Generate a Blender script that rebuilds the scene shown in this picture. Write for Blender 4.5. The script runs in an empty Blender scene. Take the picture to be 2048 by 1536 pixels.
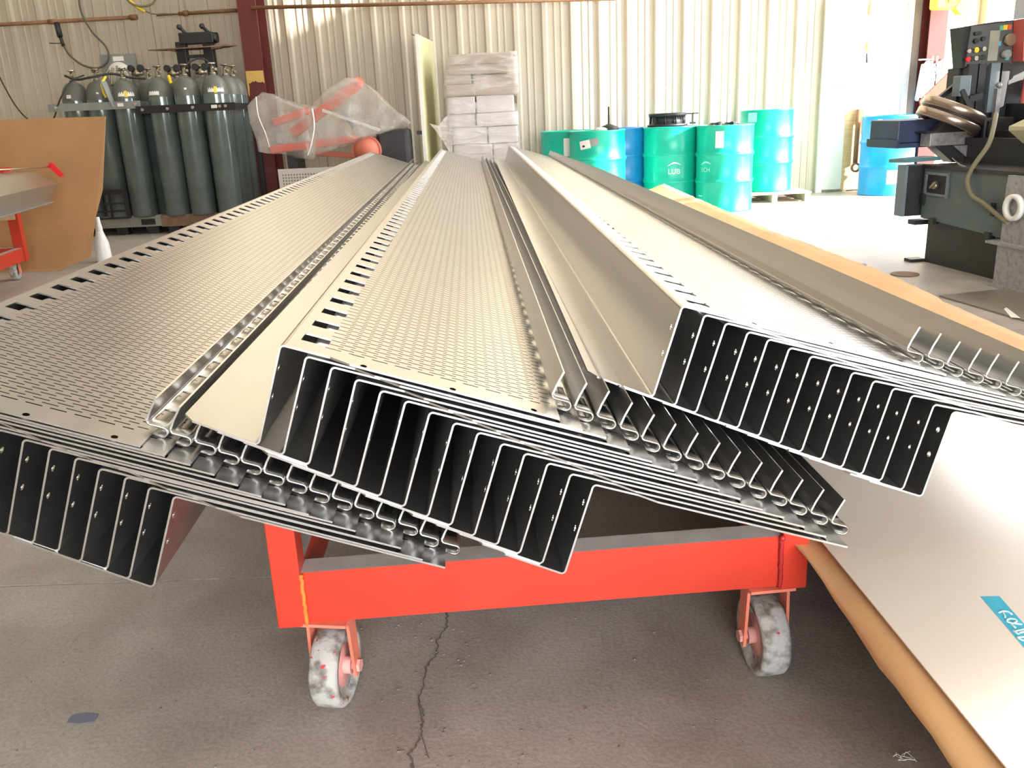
import bpy, bmesh, math, random
from mathutils import Vector, Matrix, Euler
random.seed(7)
S = bpy.context.scene
COL = S.collection
PI = math.pi
R = math.radians

# ------------------------------------------------------------------ camera
EYE = Vector((0, 0, 1.085))
PITCH, ROLL = math.atan(541 / 1740), math.atan(0.046)
cam = bpy.data.cameras.new('camera')
cam.sensor_width = 36
cam.lens = 1740 / 2048 * 36
cam.clip_start = 0.05
camo = bpy.data.objects.new('camera', cam)
COL.objects.link(camo)
fw = Vector((0, math.cos(PITCH), -math.sin(PITCH)))
u0 = Vector((0, math.sin(PITCH), math.cos(PITCH)))
r0 = Vector((1, 0, 0))
rt = r0 * math.cos(ROLL) - u0 * math.sin(ROLL)
up = r0 * math.sin(ROLL) + u0 * math.cos(ROLL)
m = Matrix((rt, up, -fw)).transposed().to_4x4()
m.translation = EYE
camo.matrix_world = m
S.camera = camo

# ------------------------------------------------------------------ light
S.view_settings.view_transform = 'Standard'
S.view_settings.look = 'None'
S.view_settings.gamma = 1
S.view_settings.use_curve_mapping = False
S.view_settings.exposure = 0.85
S.cycles.transparent_max_bounces = 24
S.cycles.max_bounces = 8
S.cycles.sample_clamp_indirect = 6

w = bpy.data.worlds.new('sky')
S.world = w
w.use_nodes = True
wn = w.node_tree
bg = wn.nodes['Background']
bg.inputs[0].default_value = (0.93, 0.96, 1.0, 1)
bg.inputs[1].default_value = 8.0

sun = bpy.data.lights.new('sun', 'SUN')
sun.energy = 16.0
sun.angle = R(1.2)
sun.color = (1, 0.95, 0.86)
suno = bpy.data.objects.new('sun', sun)
COL.objects.link(suno)
SUN_TO = Vector((0.82, -0.345, 0.30)).normalized()
suno.rotation_euler = SUN_TO.to_track_quat('Z', 'Y').to_euler()
suno.location = (12, 2, 9)


def portal(name, loc, rot, sx, sy):
    l = bpy.data.lights.new(name, 'AREA')
    l.shape = 'RECTANGLE'
    l.size, l.size_y = sx, sy
    l.cycles.is_portal = True
    o = bpy.data.objects.new(name, l)
    COL.objects.link(o)
    o.location = loc
    o.rotation_euler = rot


portal('side_door_portal', (5.72, 6.875, 1.175), (0, R(90), 0), 2.35, 3.75)
portal('corner_door_portal', (5.72, 9.705, 3.8), (0, R(90), 0), 7.6, 1.91)
portal('clerestory_portal', (5.72, 7.575, 6.3), (0, R(90), 0), 2.6, 2.35)
portal('front_door_portal', (2.3, -4.0, 1.6), (R(90), 0, 0), 6.6, 3.2)


# ------------------------------------------------------------------ materials
MATS = {}


def mat(name, col, rough=0.6, metal=0.0, vary=0.0, scale=6.0, bump=0.0, col2=None, spec=None, stretch=None, sharp=None):
    """principled with optional noise between col and col2"""
    if name in MATS:
        return MATS[name]
    M = bpy.data.materials.new(name)
    M.use_nodes = True
    nt = M.node_tree
    b = nt.nodes['Principled BSDF']
    b.inputs['Roughness'].default_value = rough
    b.inputs['Metallic'].default_value = metal
    if spec is not None:
        b.inputs['Specular IOR Level'].default_value = spec
    c = (*col, 1)
    if vary or col2 or bump:
        tc = nt.nodes.new('ShaderNodeTexCoord')
        mp = nt.nodes.new('ShaderNodeMapping')
        nt.links.new(tc.outputs['Object'], mp.inputs[0])
        if stretch:
            mp.inputs['Scale'].default_value = stretch
        nz = nt.nodes.new('ShaderNodeTexNoise')
        nz.inputs['Scale'].default_value = scale
        nz.inputs['Detail'].default_value = 6
        nt.links.new(mp.outputs[0], nz.inputs[0])
        if vary or col2:
            rp = nt.nodes.new('ShaderNodeValToRGB')
            a, z = sharp or (0.3, 0.7)
            rp.color_ramp.elements[0].position = a
            rp.color_ramp.elements[1].position = z
            if col2:
                rp.color_ramp.elements[0].color = c
                rp.color_ramp.elements[1].color = (*col2, 1)
            else:
                rp.color_ramp.elements[0].color = (*[v * (1 - vary) for v in col], 1)
                rp.color_ramp.elements[1].color = (*[min(1, v * (1 + vary)) for v in col], 1)
            nt.links.new(nz.outputs[0], rp.inputs[0])
            nt.links.new(rp.outputs[0], b.inputs['Base Color'])
        else:
            b.inputs['Base Color'].default_value = c
        if bump:
            bp = nt.nodes.new('ShaderNodeBump')
            bp.inputs['Strength'].default_value = bump
            bp.inputs['Distance'].default_value = 0.01
            nt.links.new(nz.outputs[0], bp.inputs['Height'])
            nt.links.new(bp.outputs[0], b.inputs['Normal'])
    else:
        b.inputs['Base Color'].default_value = c
    MATS[name] = M
    return M


class NB:
    """tiny node builder"""
    def __init__(s, nt):
        s.nt = nt

    def n(s, t, **k):
        x = s.nt.nodes.new(t)
        for a, v in k.items():
            setattr(x, a, v)
        return x

    def math(s, op, a, b=None, c=None):
        x = s.nt.nodes.new('ShaderNodeMath')
        x.operation = op
        for i, v in enumerate((a, b, c)):
            if v is None:
                continue
            if isinstance(v, (int, float)):
                x.inputs[i].default_value = v
            else:
                s.nt.links.new(v, x.inputs[i])
        return x.outputs[0]


def panel_metal(name, kind):
    """brushed galvanised steel; kind chooses which holes are punched (uv in metres: u across, v along)"""
    M = bpy.data.materials.new(name)
    M.use_nodes = True
    nt = M.node_tree
    B = NB(nt)
    b = nt.nodes['Principled BSDF']
    b.inputs['Metallic'].default_value = 1.0
    uv = B.n('ShaderNodeUVMap')
    sep = B.n('ShaderNodeSeparateXYZ')
    nt.links.new(uv.outputs[0], sep.inputs[0])
    u, v = sep.outputs[0], sep.outputs[1]
    # soft mottling and faint brushing along the length
    nz = B.n('ShaderNodeTexNoise')
    nz.inputs['Scale'].default_value = 5
    nz.inputs['Detail'].default_value = 4
    mp = B.n('ShaderNodeMapping')
    mp.inputs['Scale'].default_value = (4, 0.6, 1)
    nt.links.new(uv.outputs[0], mp.inputs[0])
    nt.links.new(mp.outputs[0], nz.inputs[0])
    rp = B.n('ShaderNodeValToRGB')
    rp.color_ramp.elements[0].color = (0.53, 0.52, 0.505, 1)
    rp.color_ramp.elements[1].color = (0.63, 0.62, 0.605, 1)
    nt.links.new(nz.outputs[0], rp.inputs[0])
    nt.links.new(rp.outputs[0], b.inputs['Base Color'])
    rr = B.math('MULTIPLY_ADD', nz.outputs[0], 0.10, 0.27)
    nt.links.new(rr, b.inputs['Roughness'])
    nz2 = B.n('ShaderNodeTexNoise')
    nz2.inputs['Scale'].default_value = 1
    nz2.inputs['Detail'].default_value = 3
    mp2 = B.n('ShaderNodeMapping')
    mp2.inputs['Scale'].default_value = (900, 14, 1)
    nt.links.new(uv.outputs[0], mp2.inputs[0])
    nt.links.new(mp2.outputs[0], nz2.inputs[0])
    bp = B.n('ShaderNodeBump')
    bp.inputs['Strength'].default_value = 0.05
    bp.inputs['Distance'].default_value = 0.002
    nt.links.new(nz2.outputs[0], bp.inputs['Height'])
    nt.links.new(bp.outputs[0], b.inputs['Normal'])

    def circ(cu, cv, r):
        du = B.math('SUBTRACT', u, cu)
        dv = B.math('SUBTRACT', v, cv)
        d = B.math('ADD', B.math('MULTIPLY', du, du), B.math('MULTIPLY', dv, dv))
        return B.math('LESS_THAN', d, r * r)

    hole = None
    surf = b.outputs[0]
    if kind == 'plate':
        PU, PV = 0.0346, 0.0113
        row = B.math('FLOOR', B.math('DIVIDE', v, PV))
        odd = B.math('MODULO', row, 2.0)
        uu = B.math('MULTIPLY_ADD', odd, PU / 2, u)
        fu = B.math('FRACT', B.math('DIVIDE', uu, PU))
        fv = B.math('FRACT', B.math('DIVIDE', v, PV))
        a = B.math('LESS_THAN', B.math('ABSOLUTE', B.math('SUBTRACT', fu, 0.5)), 0.0118 / PU)
        c = B.math('LESS_THAN', B.math('ABSOLUTE', B.math('SUBTRACT', fv, 0.5)), 0.00148 / PV)
        hole = B.math('MULTIPLY', a, c)
        hole = B.math('MULTIPLY', hole, B.math('GREATER_THAN', uu, 0.0725))
        hole = B.math('MULTIPLY', hole, B.math('LESS_THAN', uu, 0.402))
        hole = B.math('MULTIPLY', hole, B.math('GREATER_THAN', v, 0.038))
        hole = B.math('MULTIPLY', hole, B.math('LESS_THAN', v, 7.40))
        # slots are not open: the shade inside them is painted as flat dark colour
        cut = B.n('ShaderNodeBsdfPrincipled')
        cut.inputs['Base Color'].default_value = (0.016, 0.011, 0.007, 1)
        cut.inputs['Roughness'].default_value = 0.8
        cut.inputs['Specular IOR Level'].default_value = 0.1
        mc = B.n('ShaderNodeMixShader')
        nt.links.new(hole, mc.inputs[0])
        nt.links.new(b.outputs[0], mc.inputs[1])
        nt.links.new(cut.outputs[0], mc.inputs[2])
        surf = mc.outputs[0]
        hole = circ(0.119, 0.006, 0.0048)
        for cu in (0.250, 0.372):
            hole = B.math('MAXIMUM', hole, circ(cu, 0.006, 0.0048))
    elif kind == 'web':
        hole = B.math('MAXIMUM', circ(-0.040, 0.020, 0.0052), circ(-0.085, 0.020, 0.0052))
    if hole is not None:
        tr = B.n('ShaderNodeBsdfTransparent')
        mx = B.n('ShaderNodeMixShader')
        nt.links.new(hole, mx.inputs[0])
        nt.links.new(surf, mx.inputs[1])
        nt.links.new(tr.outputs[0], mx.inputs[2])
        nt.links.new(mx.outputs[0], nt.nodes['Material Output'].inputs[0])
    return M


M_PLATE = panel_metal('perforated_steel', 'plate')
M_WEB = panel_metal('drilled_steel', 'web')
M_STEEL = panel_metal('plain_steel', 'none')

M_WALL = mat('cream_wall_paint', (0.52, 0.457, 0.355), 0.42, vary=0.05, scale=1.6)
M_RED = mat('red_cart_paint', (0.58, 0.042, 0.020), 0.33, vary=0.10, scale=7)
M_DUST = mat('dusty_grey_top', (0.50, 0.455, 0.425), 0.8, vary=0.12, scale=18)
M_WELD = mat('weld_orange', (0.78, 0.20, 0.03), 0.5, vary=0.2, scale=40)
M_REDDK = mat('dark_red_weld', (0.42, 0.02, 0.02), 0.5)
M_WHEEL = mat('worn_grey_tread', (0.46, 0.44, 0.42), 0.8, scale=38, col2=(0.16, 0.145, 0.13), bump=0.6, sharp=(0.47, 0.68))
def red_chips(M):
    """specks of old red paint left on the tread"""
    nt = M.node_tree
    b = nt.nodes['Principled BSDF']
    old = b.inputs['Base Color'].links[0].from_socket
    tc = nt.nodes.new('ShaderNodeTexCoord')
    z = nt.nodes.new('ShaderNodeTexNoise')
    z.inputs['Scale'].default_value = 55
    z.inputs['Detail'].default_value = 2
    nt.links.new(tc.outputs['Object'], z.inputs[0])
    g = nt.nodes.new('ShaderNodeMath')
    g.operation = 'GREATER_THAN'
    g.inputs[1].default_value = 0.685
    nt.links.new(z.outputs[0], g.inputs[0])
    mx = nt.nodes.new('ShaderNodeMix')
    mx.data_type = 'RGBA'
    nt.links.new(g.outputs[0], mx.inputs[0])
    nt.links.new(old, mx.inputs[6])
    mx.inputs[7].default_value = (0.55, 0.05, 0.04, 1)
    nt.links.new(mx.outputs[2], b.inputs['Base Color'])


red_chips(M_WHEEL)
M_HUB = mat('pink_worn_hub', (0.72, 0.34, 0.30), 0.6, vary=0.18, scale=30)
M_FORK = mat('faded_red_fork', (0.74, 0.20, 0.13), 0.5, vary=0.12, scale=20)
M_BRASS = mat('steel_bolt', (0.5, 0.48, 0.45), 0.4, 0.8)
M_KRAFT = mat('kraft_paper', (0.72, 0.42, 0.20), 0.75, vary=0.08, scale=5, bump=0.15)
M_CARD = mat('brown_hardboard', (0.43, 0.235, 0.100), 0.65, vary=0.10, scale=2.2)
M_WOOD = mat('pale_timber', (0.62, 0.42, 0.22), 0.7, vary=0.15, scale=8, stretch=(1, 12, 12))
M_WOODGREY = mat('weathered_pallet_wood', (0.45, 0.36, 0.26), 0.8, vary=0.2, scale=8, stretch=(1, 14, 14))
M_GAS = mat('grey_green_cylinder_paint', (0.15, 0.185, 0.178), 0.13, 0.35, vary=0.14, scale=5)
M_GASNECK = mat('dusty_shoulder', (0.125, 0.13, 0.112), 0.42, vary=0.1, scale=10)
M_BRONZE = mat('valve_brass', (0.36, 0.31, 0.22), 0.38, 0.85, vary=0.1)
M_CHROME = mat('bright_metal', (0.75, 0.73, 0.68), 0.25, 1.0)
M_BLACK = mat('black_steel', (0.018, 0.018, 0.021), 0.45, vary=0.2)
M_DARK = mat('dark_greasy_steel', (0.022, 0.021, 0.023), 0.5, vary=0.3, scale=12)
M_WHITE = mat('white_label', (0.82, 0.80, 0.74), 0.6)
M_YEL = mat('yellow_mark', (0.80, 0.58, 0.03), 0.5)
M_GREY = mat('grey_steel_paint', (0.26, 0.27, 0.25), 0.55, vary=0.12, scale=9)
M_OLIVE = mat('olive_grey_pallet_steel', (0.31, 0.31, 0.25), 0.6, vary=0.14, scale=9)
M_RUST = mat('rusty_brown_steel', (0.20, 0.115, 0.065), 0.75, vary=0.25, scale=14)
M_COPPER = mat('aged_copper', (0.25, 0.125, 0.06), 0.55, 0.25, vary=0.15, scale=10)
M_OXIDE = mat('red_oxide_steel', (0.115, 0.016, 0.012), 0.5, vary=0.12, scale=4)
M_OXIDELT = mat('red_oxide_web', (0.25, 0.065, 0.030), 0.45, vary=0.15, scale=4)
M_PATCH = mat('bare_yellow_primer', (0.60, 0.38, 0.10), 0.7, vary=0.1, scale=20)
M_RUBBER = mat('black_rubber_hose', (0.035, 0.033, 0.030), 0.6)
M_HOSE = mat('olive_hose', (0.20, 0.17, 0.10), 0.6)
M_TEAL = mat('teal_drum_paint', (0.006, 0.44, 0.32), 0.30, vary=0.07, scale=4)
M_BLUE = mat('blue_drum_paint', (0.010, 0.26, 0.62), 0.32, vary=0.1, scale=4)
M_TEALTEXT = mat('pale_print', (0.40, 0.78, 0.72), 0.5)
M_MACH = mat('blue_grey_machine_paint', (0.075, 0.115, 0.125), 0.5, col2=(0.125, 0.15, 0.14), scale=6)
M_MACHLT = mat('pale_blue_grey_paint', (0.16, 0.20, 0.225), 0.5, vary=0.12)
M_SILVER = mat('scuffed_aluminium', (0.40, 0.39, 0.39), 0.5, 0.5, col2=(0.24, 0.23, 0.23), scale=34, sharp=(0.45, 0.75))
M_PINK = mat('faded_red_panel', (0.50, 0.10, 0.085), 0.5, vary=0.07)
M_CREAM = mat('cream_green_enamel', (0.42, 0.40, 0.24), 0.5, vary=0.1)
M_RING = mat('brown_polished_ring', (0.40, 0.31, 0.25), 0.28, 0.9)
M_TAPE = mat('blue_masking_tape', (0.05, 0.46, 0.66), 0.7, vary=0.08, scale=60)
M_INK = mat('white_marker', (0.85, 0.88, 0.88), 0.6)
M_ORANGE = mat('orange_red_machine_paint', (0.75, 0.10, 0.05), 0.45, vary=0.1)
M_DOOR = mat('white_door_paint', (0.78, 0.78, 0.74), 0.5)
M_FLAG = mat('red_flag_tape', (0.72, 0.015, 0.02), 0.6)
M_BOX = mat('carton_board', (0.40, 0.31, 0.235), 0.75, vary=0.08, scale=3)
M_BOXW = mat('pale_carton', (0.60, 0.56, 0.55), 0.7, vary=0.08, scale=3)
M_BANNER = mat('yellow_green_panel', (0.55, 0.53, 0.29), 0.5, vary=0.12, scale=2)
M_PERFW = mat('white_perforated_panel', (0.62, 0.58, 0.54), 0.5)
M_BLUETIN = mat('cyan_sticker', (0.10, 0.48, 0.60), 0.5)
M_GREEN = mat('green_sticker', (0.10, 0.45, 0.22), 0.5)
M_CLOTH = mat('grey_white_cloth', (0.58, 0.56, 0.52), 0.9, vary=0.1, scale=9)
M_MATTIN = mat('brown_tinted_sheet_metal', (0.32, 0.28, 0.23), 0.42, 0.75, vary=0.06)
M_FLATSTEEL = mat('matt_stainless_sheet', (0.84, 0.745, 0.65), 0.36, 0.18, col2=(0.77, 0.68, 0.59), scale=3, sharp=(0.55, 0.8))
M_OUT = mat('outside_concrete', (0.55, 0.53, 0.49), 0.9, vary=0.06)


def film(name, tint, alpha, rough=0.12, stretch=(1, 1, 1)):
    M = bpy.data.materials.new(name)
    M.use_nodes = True
    nt = M.node_tree
    b = nt.nodes['Principled BSDF']
    b.inputs['Base Color'].default_value = (*tint, 1)
    b.inputs['Roughness'].default_value = rough
    nz = nt.nodes.new('ShaderNodeTexNoise')
    nz.inputs['Scale'].default_value = 3.2
    nz.inputs['Detail'].default_value = 3
    nz.inputs['Distortion'].default_value = 0.8
    mpf = nt.nodes.new('ShaderNodeMapping')
    mpf.inputs['Scale'].default_value = stretch
    tc = nt.nodes.new('ShaderNodeTexCoord')
    nt.links.new(tc.outputs['Object'], mpf.inputs[0])
    nt.links.new(mpf.outputs[0], nz.inputs[0])
    rp = nt.nodes.new('ShaderNodeMapRange')
    rp.inputs[1].default_value, rp.inputs[2].default_value = 0.3, 0.75
    rp.inputs[3].default_value, rp.inputs[4].default_value = max(0, alpha - 0.18), min(1, alpha + 0.22)
    nt.links.new(nz.outputs[0], rp.inputs[0])
    bp = nt.nodes.new('ShaderNodeBump')
    bp.inputs['Strength'].default_value = 0.45
    bp.inputs['Distance'].default_value = 0.03
    nt.links.new(nz.outputs[0], bp.inputs['Height'])
    nt.links.new(bp.outputs[0], b.inputs['Normal'])
    tr = nt.nodes.new('ShaderNodeBsdfTransparent')
    mx = nt.nodes.new('ShaderNodeMixShader')
    nt.links.new(rp.outputs[0], mx.inputs[0])
    nt.links.new(tr.outputs[0], mx.inputs[1])
    nt.links.new(b.outputs[0], mx.inputs[2])
    nt.links.new(mx.outputs[0], nt.nodes['Material Output'].inputs[0])
    return M


M_FILM = film('clear_stretch_film', (0.62, 0.57, 0.52), 0.36)
M_FILM2 = film('milky_stretch_film', (0.70, 0.66, 0.63), 0.34, 0.15, (.7, 1, 4))


def floor_material():
    M = bpy.data.materials.new('worn_concrete')
    M.use_nodes = True
    nt = M.node_tree
    B = NB(nt)
    b = nt.nodes['Principled BSDF']
    tc = B.n('ShaderNodeTexCoord')

    def noise(sc, det=6, dist=0.0):
        z = B.n('ShaderNodeTexNoise')
        z.inputs['Scale'].default_value = sc
        z.inputs['Detail'].default_value = det
        z.inputs['Distortion'].default_value = dist
        nt.links.new(tc.outputs['Object'], z.inputs[0])
        return z.outputs[0]
    big = noise(0.9, 5, 0.6)
    mid = noise(5, 6, 0.4)
    fine = noise(120, 3)
    r1 = B.n('ShaderNodeValToRGB')
    r1.color_ramp.elements[0].position, r1.color_ramp.elements[1].position = 0.3, 0.72
    r1.color_ramp.elements[0].color = (0.30, 0.255, 0.222, 1)
    r1.color_ramp.elements[1].color = (0.54, 0.49, 0.44, 1)
    nt.links.new(B.math('MULTIPLY_ADD', mid, 0.5, B.math('MULTIPLY', big, 0.5)), r1.inputs[0])
    mx = B.n('ShaderNodeMix', data_type='RGBA', blend_type='MULTIPLY')
    mx.inputs[0].default_value = 0.35
    r2 = B.n('ShaderNodeValToRGB')
    r2.color_ramp.elements[0].position, r2.color_ramp.elements[1].position = 0.33, 0.6
    r2.color_ramp.elements[0].color = (0.45, 0.43, 0.42, 1)
    nt.links.new(fine, r2.inputs[0])
    nt.links.new(r1.outputs[0], mx.inputs[6])
    nt.links.new(r2.outputs[0], mx.inputs[7])
    nt.links.new(mx.outputs[2], b.inputs['Base Color'])
    nt.links.new(B.math('MULTIPLY_ADD', mid, 0.3, 0.32), b.inputs['Roughness'])
    bp = B.n('ShaderNodeBump')
    bp.inputs['Strength'].default_value = 0.25
    bp.inputs['Distance'].default_value = 0.004
    nt.links.new(B.math('ADD', fine, mid), bp.inputs['Height'])
    nt.links.new(bp.outputs[0], b.inputs['Normal'])
    return M


M_FLOOR = floor_material()
M_CRACK = mat('dirt_in_crack', (0.15, 0.13, 0.115), 0.95, vary=0.3, scale=60)
M_STAIN = mat('oil_stain', (0.10, 0.085, 0.075), 0.4, vary=0.2, scale=12)


# ------------------------------------------------------------------ mesh helper
class MB:
    def __init__(s):
        s.b = bmesh.new()
        s.uvs = None

    def face(s, pts, mi=0):
        f = s.b.faces.new([s.b.verts.new(p) for p in pts])
        f.material_index = mi
        return f

    def box(s, x0, x1, y0, y1, z0, z1, rz=0.0, mtop=None, bev=0.0):
        c = Vector(((x0 + x1) / 2, (y0 + y1) / 2, (z0 + z1) / 2))
        t = bmesh.new()
        bmesh.ops.create_cube(t, size=1)
        bmesh.ops.scale(t, vec=(abs(x1 - x0), abs(y1 - y0), abs(z1 - z0)), verts=t.verts)
        if bev:
            bmesh.ops.bevel(t, geom=t.edges[:], offset=bev, segments=2, affect='EDGES', profile=0.5)
        if rz:
            bmesh.ops.rotate(t, cent=(0, 0, 0), matrix=Matrix.Rotation(rz, 3, 'Z'), verts=t.verts)
        bmesh.ops.translate(t, vec=c, verts=t.verts)
        t.normal_update()
        if mtop is not None:
            for f in t.faces:
                if f.normal.z > 0.9:
                    f.material_index = mtop
        s.join(t)
        return s

    def join(s, t):
        mp = {}
        for v in t.verts:
            mp[v] = s.b.verts.new(v.co)
        for f in t.faces:
            try:
                g = s.b.faces.new([mp[v] for v in f.verts])
                g.material_index = f.material_index
                g.smooth = f.smooth
            except ValueError:
                pass
        t.free()

    def beam(s, p0, p1, wd, ht, roll=0.0, bev=0.0):
        """box section bar between two points"""
        p0, p1 = Vector(p0), Vector(p1)
        d = p1 - p0
        t = bmesh.new()
        bmesh.ops.create_cube(t, size=1)
        bmesh.ops.scale(t, vec=(wd, ht, d.length), verts=t.verts)
        if bev:
            bmesh.ops.bevel(t, geom=t.edges[:], offset=bev, segments=2, affect='EDGES', profile=0.5)
        q = d.to_track_quat('Z', 'Y').to_matrix() @ Matrix.Rotation(roll, 3, 'Z')
        for v in t.verts:
            v.co = q @ v.co + (p0 + p1) / 2
        s.join(t)
        return s

    def cyl(s, p0, p1, r, seg=16, r2=None, cap=True, smooth=True):
        p0, p1 = Vector(p0), Vector(p1)
        d = p1 - p0
        r2 = r if r2 is None else r2
        t = bmesh.new()
        bmesh.ops.create_cone(t, cap_ends=cap, segments=seg, radius1=r, radius2=r2, depth=d.length)
        q = d.to_track_quat('Z', 'Y').to_matrix()
        for v in t.verts:
            v.co = q @ v.co + (p0 + p1) / 2
        for f in t.faces:
            f.smooth = smooth and len(f.verts) == 4
        s.join(t)
        return s

    def ball(s, c, r, sz=1.0, seg=14):
        t = bmesh.new()
        bmesh.ops.create_uvsphere(t, u_segments=seg, v_segments=max(6, seg // 2), radius=r)
        for v in t.verts:
            v.co = Vector((v.co.x, v.co.y, v.co.z * sz)) + Vector(c)
        for f in t.faces:
            f.smooth = True
        s.join(t)
        return s

    def lathe(s, prof, c=(0, 0, 0), seg=32, axis=None, closed=False, a0=0.0, a1=2 * PI):
        """revolve (r, z) profile about z (or axis matrix)"""
        full = abs(a1 - a0 - 2 * PI) < 1e-6
        n = seg if full else seg + 1
        rings = []
        Q = axis or Matrix.Identity(3)
        C = Vector(c)
        for r, z in prof:
            rings.append([s.b.verts.new(Q @ Vector((r * math.cos(a0 + (a1 - a0) * i / seg), r * math.sin(a0 + (a1 - a0) * i / seg), z)) + C) for i in range(n)])
        k = len(prof)
        for j in range(k if closed else k - 1):
            A, Bq = rings[j], rings[(j + 1) % k]
            for i in range(seg):
                i2 = (i + 1) % n
                f = s.b.faces.new((A[i], A[i2], Bq[i2], Bq[i]))
                f.smooth = True
        return s

    def tube(s, pts, r, seg=8, sub=0):
        pts = [Vector(p) for p in pts]
        if sub:
            out = []
            n = len(pts)
            for i in range(n - 1):
                a, b1, c, d = pts[max(0, i - 1)], pts[i], pts[i + 1], pts[min(n - 1, i + 2)]
                for k in range(sub):
                    t = k / sub
                    out.append(0.5 * ((2 * b1) + (c - a) * t + (2 * a - 5 * b1 + 4 * c - d) * t * t + (3 * b1 - a - 3 * c + d) * t ** 3))
            out.append(pts[-1])
            pts = out
        rings = []
        for i, p in enumerate(pts):
            d = (pts[min(i + 1, len(pts) - 1)] - pts[max(0, i - 1)]).normalized()
            q = d.to_track_quat('Z', 'Y').to_matrix()
            rings.append([s.b.verts.new(p + q @ Vector((r * math.cos(2 * PI * k / seg), r * math.sin(2 * PI * k / seg), 0))) for k in range(seg)])
        for A, Bq in zip(rings, rings[1:]):
            # align start to avoid twisting
            off = min(range(seg), key=lambda o: (A[0].co - Bq[o].co).length)
            Bq[:] = Bq[off:] + Bq[:off]
            for k in range(seg):
                f = s.b.faces.new((A[k], A[(k + 1) % seg], Bq[(k + 1) % seg], Bq[k]))
                f.smooth = True
        s.b.faces.new(rings[0][::-1])
        s.b.faces.new(rings[-1])
        return s

    def prism(s, poly, vec, mi=0):
        """extrude a closed 3-D polygon along vec"""
        vec = Vector(vec)
        a = [s.b.verts.new(Vector(p)) for p in poly]
        b = [s.b.verts.new(Vector(p) + vec) for p in poly]
        n = len(a)
        fs = [s.b.faces.new(a[::-1]), s.b.faces.new(b)]
        for i in range(n):
            fs.append(s.b.faces.new((a[i], a[(i + 1) % n], b[(i + 1) % n], b[i])))
        for f in fs:
            f.material_index = mi
        return s

    def build(s, name, mats, parent=None, loc=None, solid=0.0, rot=None, keep=False):
        if not keep:
            bmesh.ops.recalc_face_normals(s.b, faces=s.b.faces)
        me = bpy.data.meshes.new(name)
        s.b.to_mesh(me)
        s.b.free()
        for x in (mats if isinstance(mats, (list, tuple)) else [mats]):
            me.materials.append(x)
        o = bpy.data.objects.new(name, me)
        COL.objects.link(o)
        if parent is not None:
            o.parent = parent
            if loc is None and parent.get('_abs'):
                o.location = -Vector(parent['_abs'])
        if loc is not None:
            o.location = loc
        if rot is not None:
            o.rotation_euler = rot
        if solid:
            md = o.modifiers.new('thickness', 'SOLIDIFY')
            md.thickness = solid
            md.offset = 0
        return o


def tag(o, label, cat, group=None, kind=None):
    o['label'] = label
    o['category'] = cat
    if group:
        o['group'] = group
    if kind:
        o['kind'] = kind
    return o


def thing(name, label, cat, loc=(0, 0, 0), rz=0.0, group=None, world=False):
    """an Empty at the thing's base; with world=True its parts are given in world coordinates"""
    o = bpy.data.objects.new(name, None)
    COL.objects.link(o)
    o.empty_display_size = 0.1
    o.location = loc
    o.rotation_euler = (0, 0, rz)
    if world:
        o['_abs'] = tuple(loc)
    return tag(o, label, cat, group)


def struct(name, mb, mt, **k):
    o = mb.build(name, mt, **k)
    o['kind'] = 'structure'
    return o


def copy_tree(root, loc=None, rot=None, label=None):
    r = root.copy()
    COL.objects.link(r)
    if loc is not None:
        r.location = loc
    if rot is not None:
        r.rotation_euler = rot
    if label:
        r['label'] = label
    for ch in list(root.children):
        c = ch.copy()
        COL.objects.link(c)
        c.parent = r
        for g in list(ch.children):
            d = g.copy()
            COL.objects.link(d)
            d.parent = c
    return r


# ================================================================== the setting
WY = 10.8      # back wall
WX = 5.6       # right wall

f = MB()
f.box(-9, 5.75, -6, WY + 0.2, -0.2, 0)
floor = struct('floor', f, M_FLOOR)
# saw-cut joint and the long crack through the concrete
j = MB()
for (xa, ya, xb, yb, wd) in ((-9, 2.17, 6, 1.775, 0.006),):
    nrm = Vector((-(yb - ya), xb - xa, 0)).normalized() * wd / 2
    a, b2 = Vector((xa, ya, 0.0012)), Vector((xb, yb, 0.0012))
    j.face([a - nrm, b2 - nrm, b2 + nrm, a + nrm])
j.build('floor_joint', mat('pale_joint_dust', (.44, .40, .36), .9, vary=.35, scale=30), floor)
c = MB()
cp = [(-0.172, 1.75), (-0.168, 1.69), (-0.187, 1.64), (-0.186, 1.585), (-0.204, 1.545), (-0.203, 1.49), (-0.211, 1.44), (-0.199, 1.40), (-0.196, 1.355),
      (-0.200, 1.325), (-0.214, 1.29), (-0.203, 1.25), (-0.206, 1.20), (-0.196, 1.12)]
fine = []
for (x0, y0), (x1, y1) in zip(cp, cp[1:]):
    for k in range(7):
        t = k / 7
        fine.append((x0 + (x1 - x0) * t + random.uniform(-.0035, .0035), y0 + (y1 - y0) * t))
for (x0, y0), (x1, y1) in zip(fine, fine[1:]):
    wd = random.uniform(.0022, .0050)
    c.face([(x0 - wd / 2, y0, .0016), (x1 - wd / 2, y1, .0016), (x1 + wd / 2, y1, .0016), (x0 + wd / 2, y0, .0016)])
for t0 in (44, 60, 74):                        # short side branches
    x0, y0 = fine[t0]
    px, py = x0, y0
    for k in range(7):
        nx, ny = px + random.uniform(.0005, .0035), py - random.uniform(.006, .011)
        c.face([(px - .001, py, .0015), (nx - .001, ny, .0015), (nx + .001, ny, .0015), (px + .001, py, .0015)])
        px, py = nx, ny
c.build('floor_crack', M_CRACK, floor)

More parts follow.
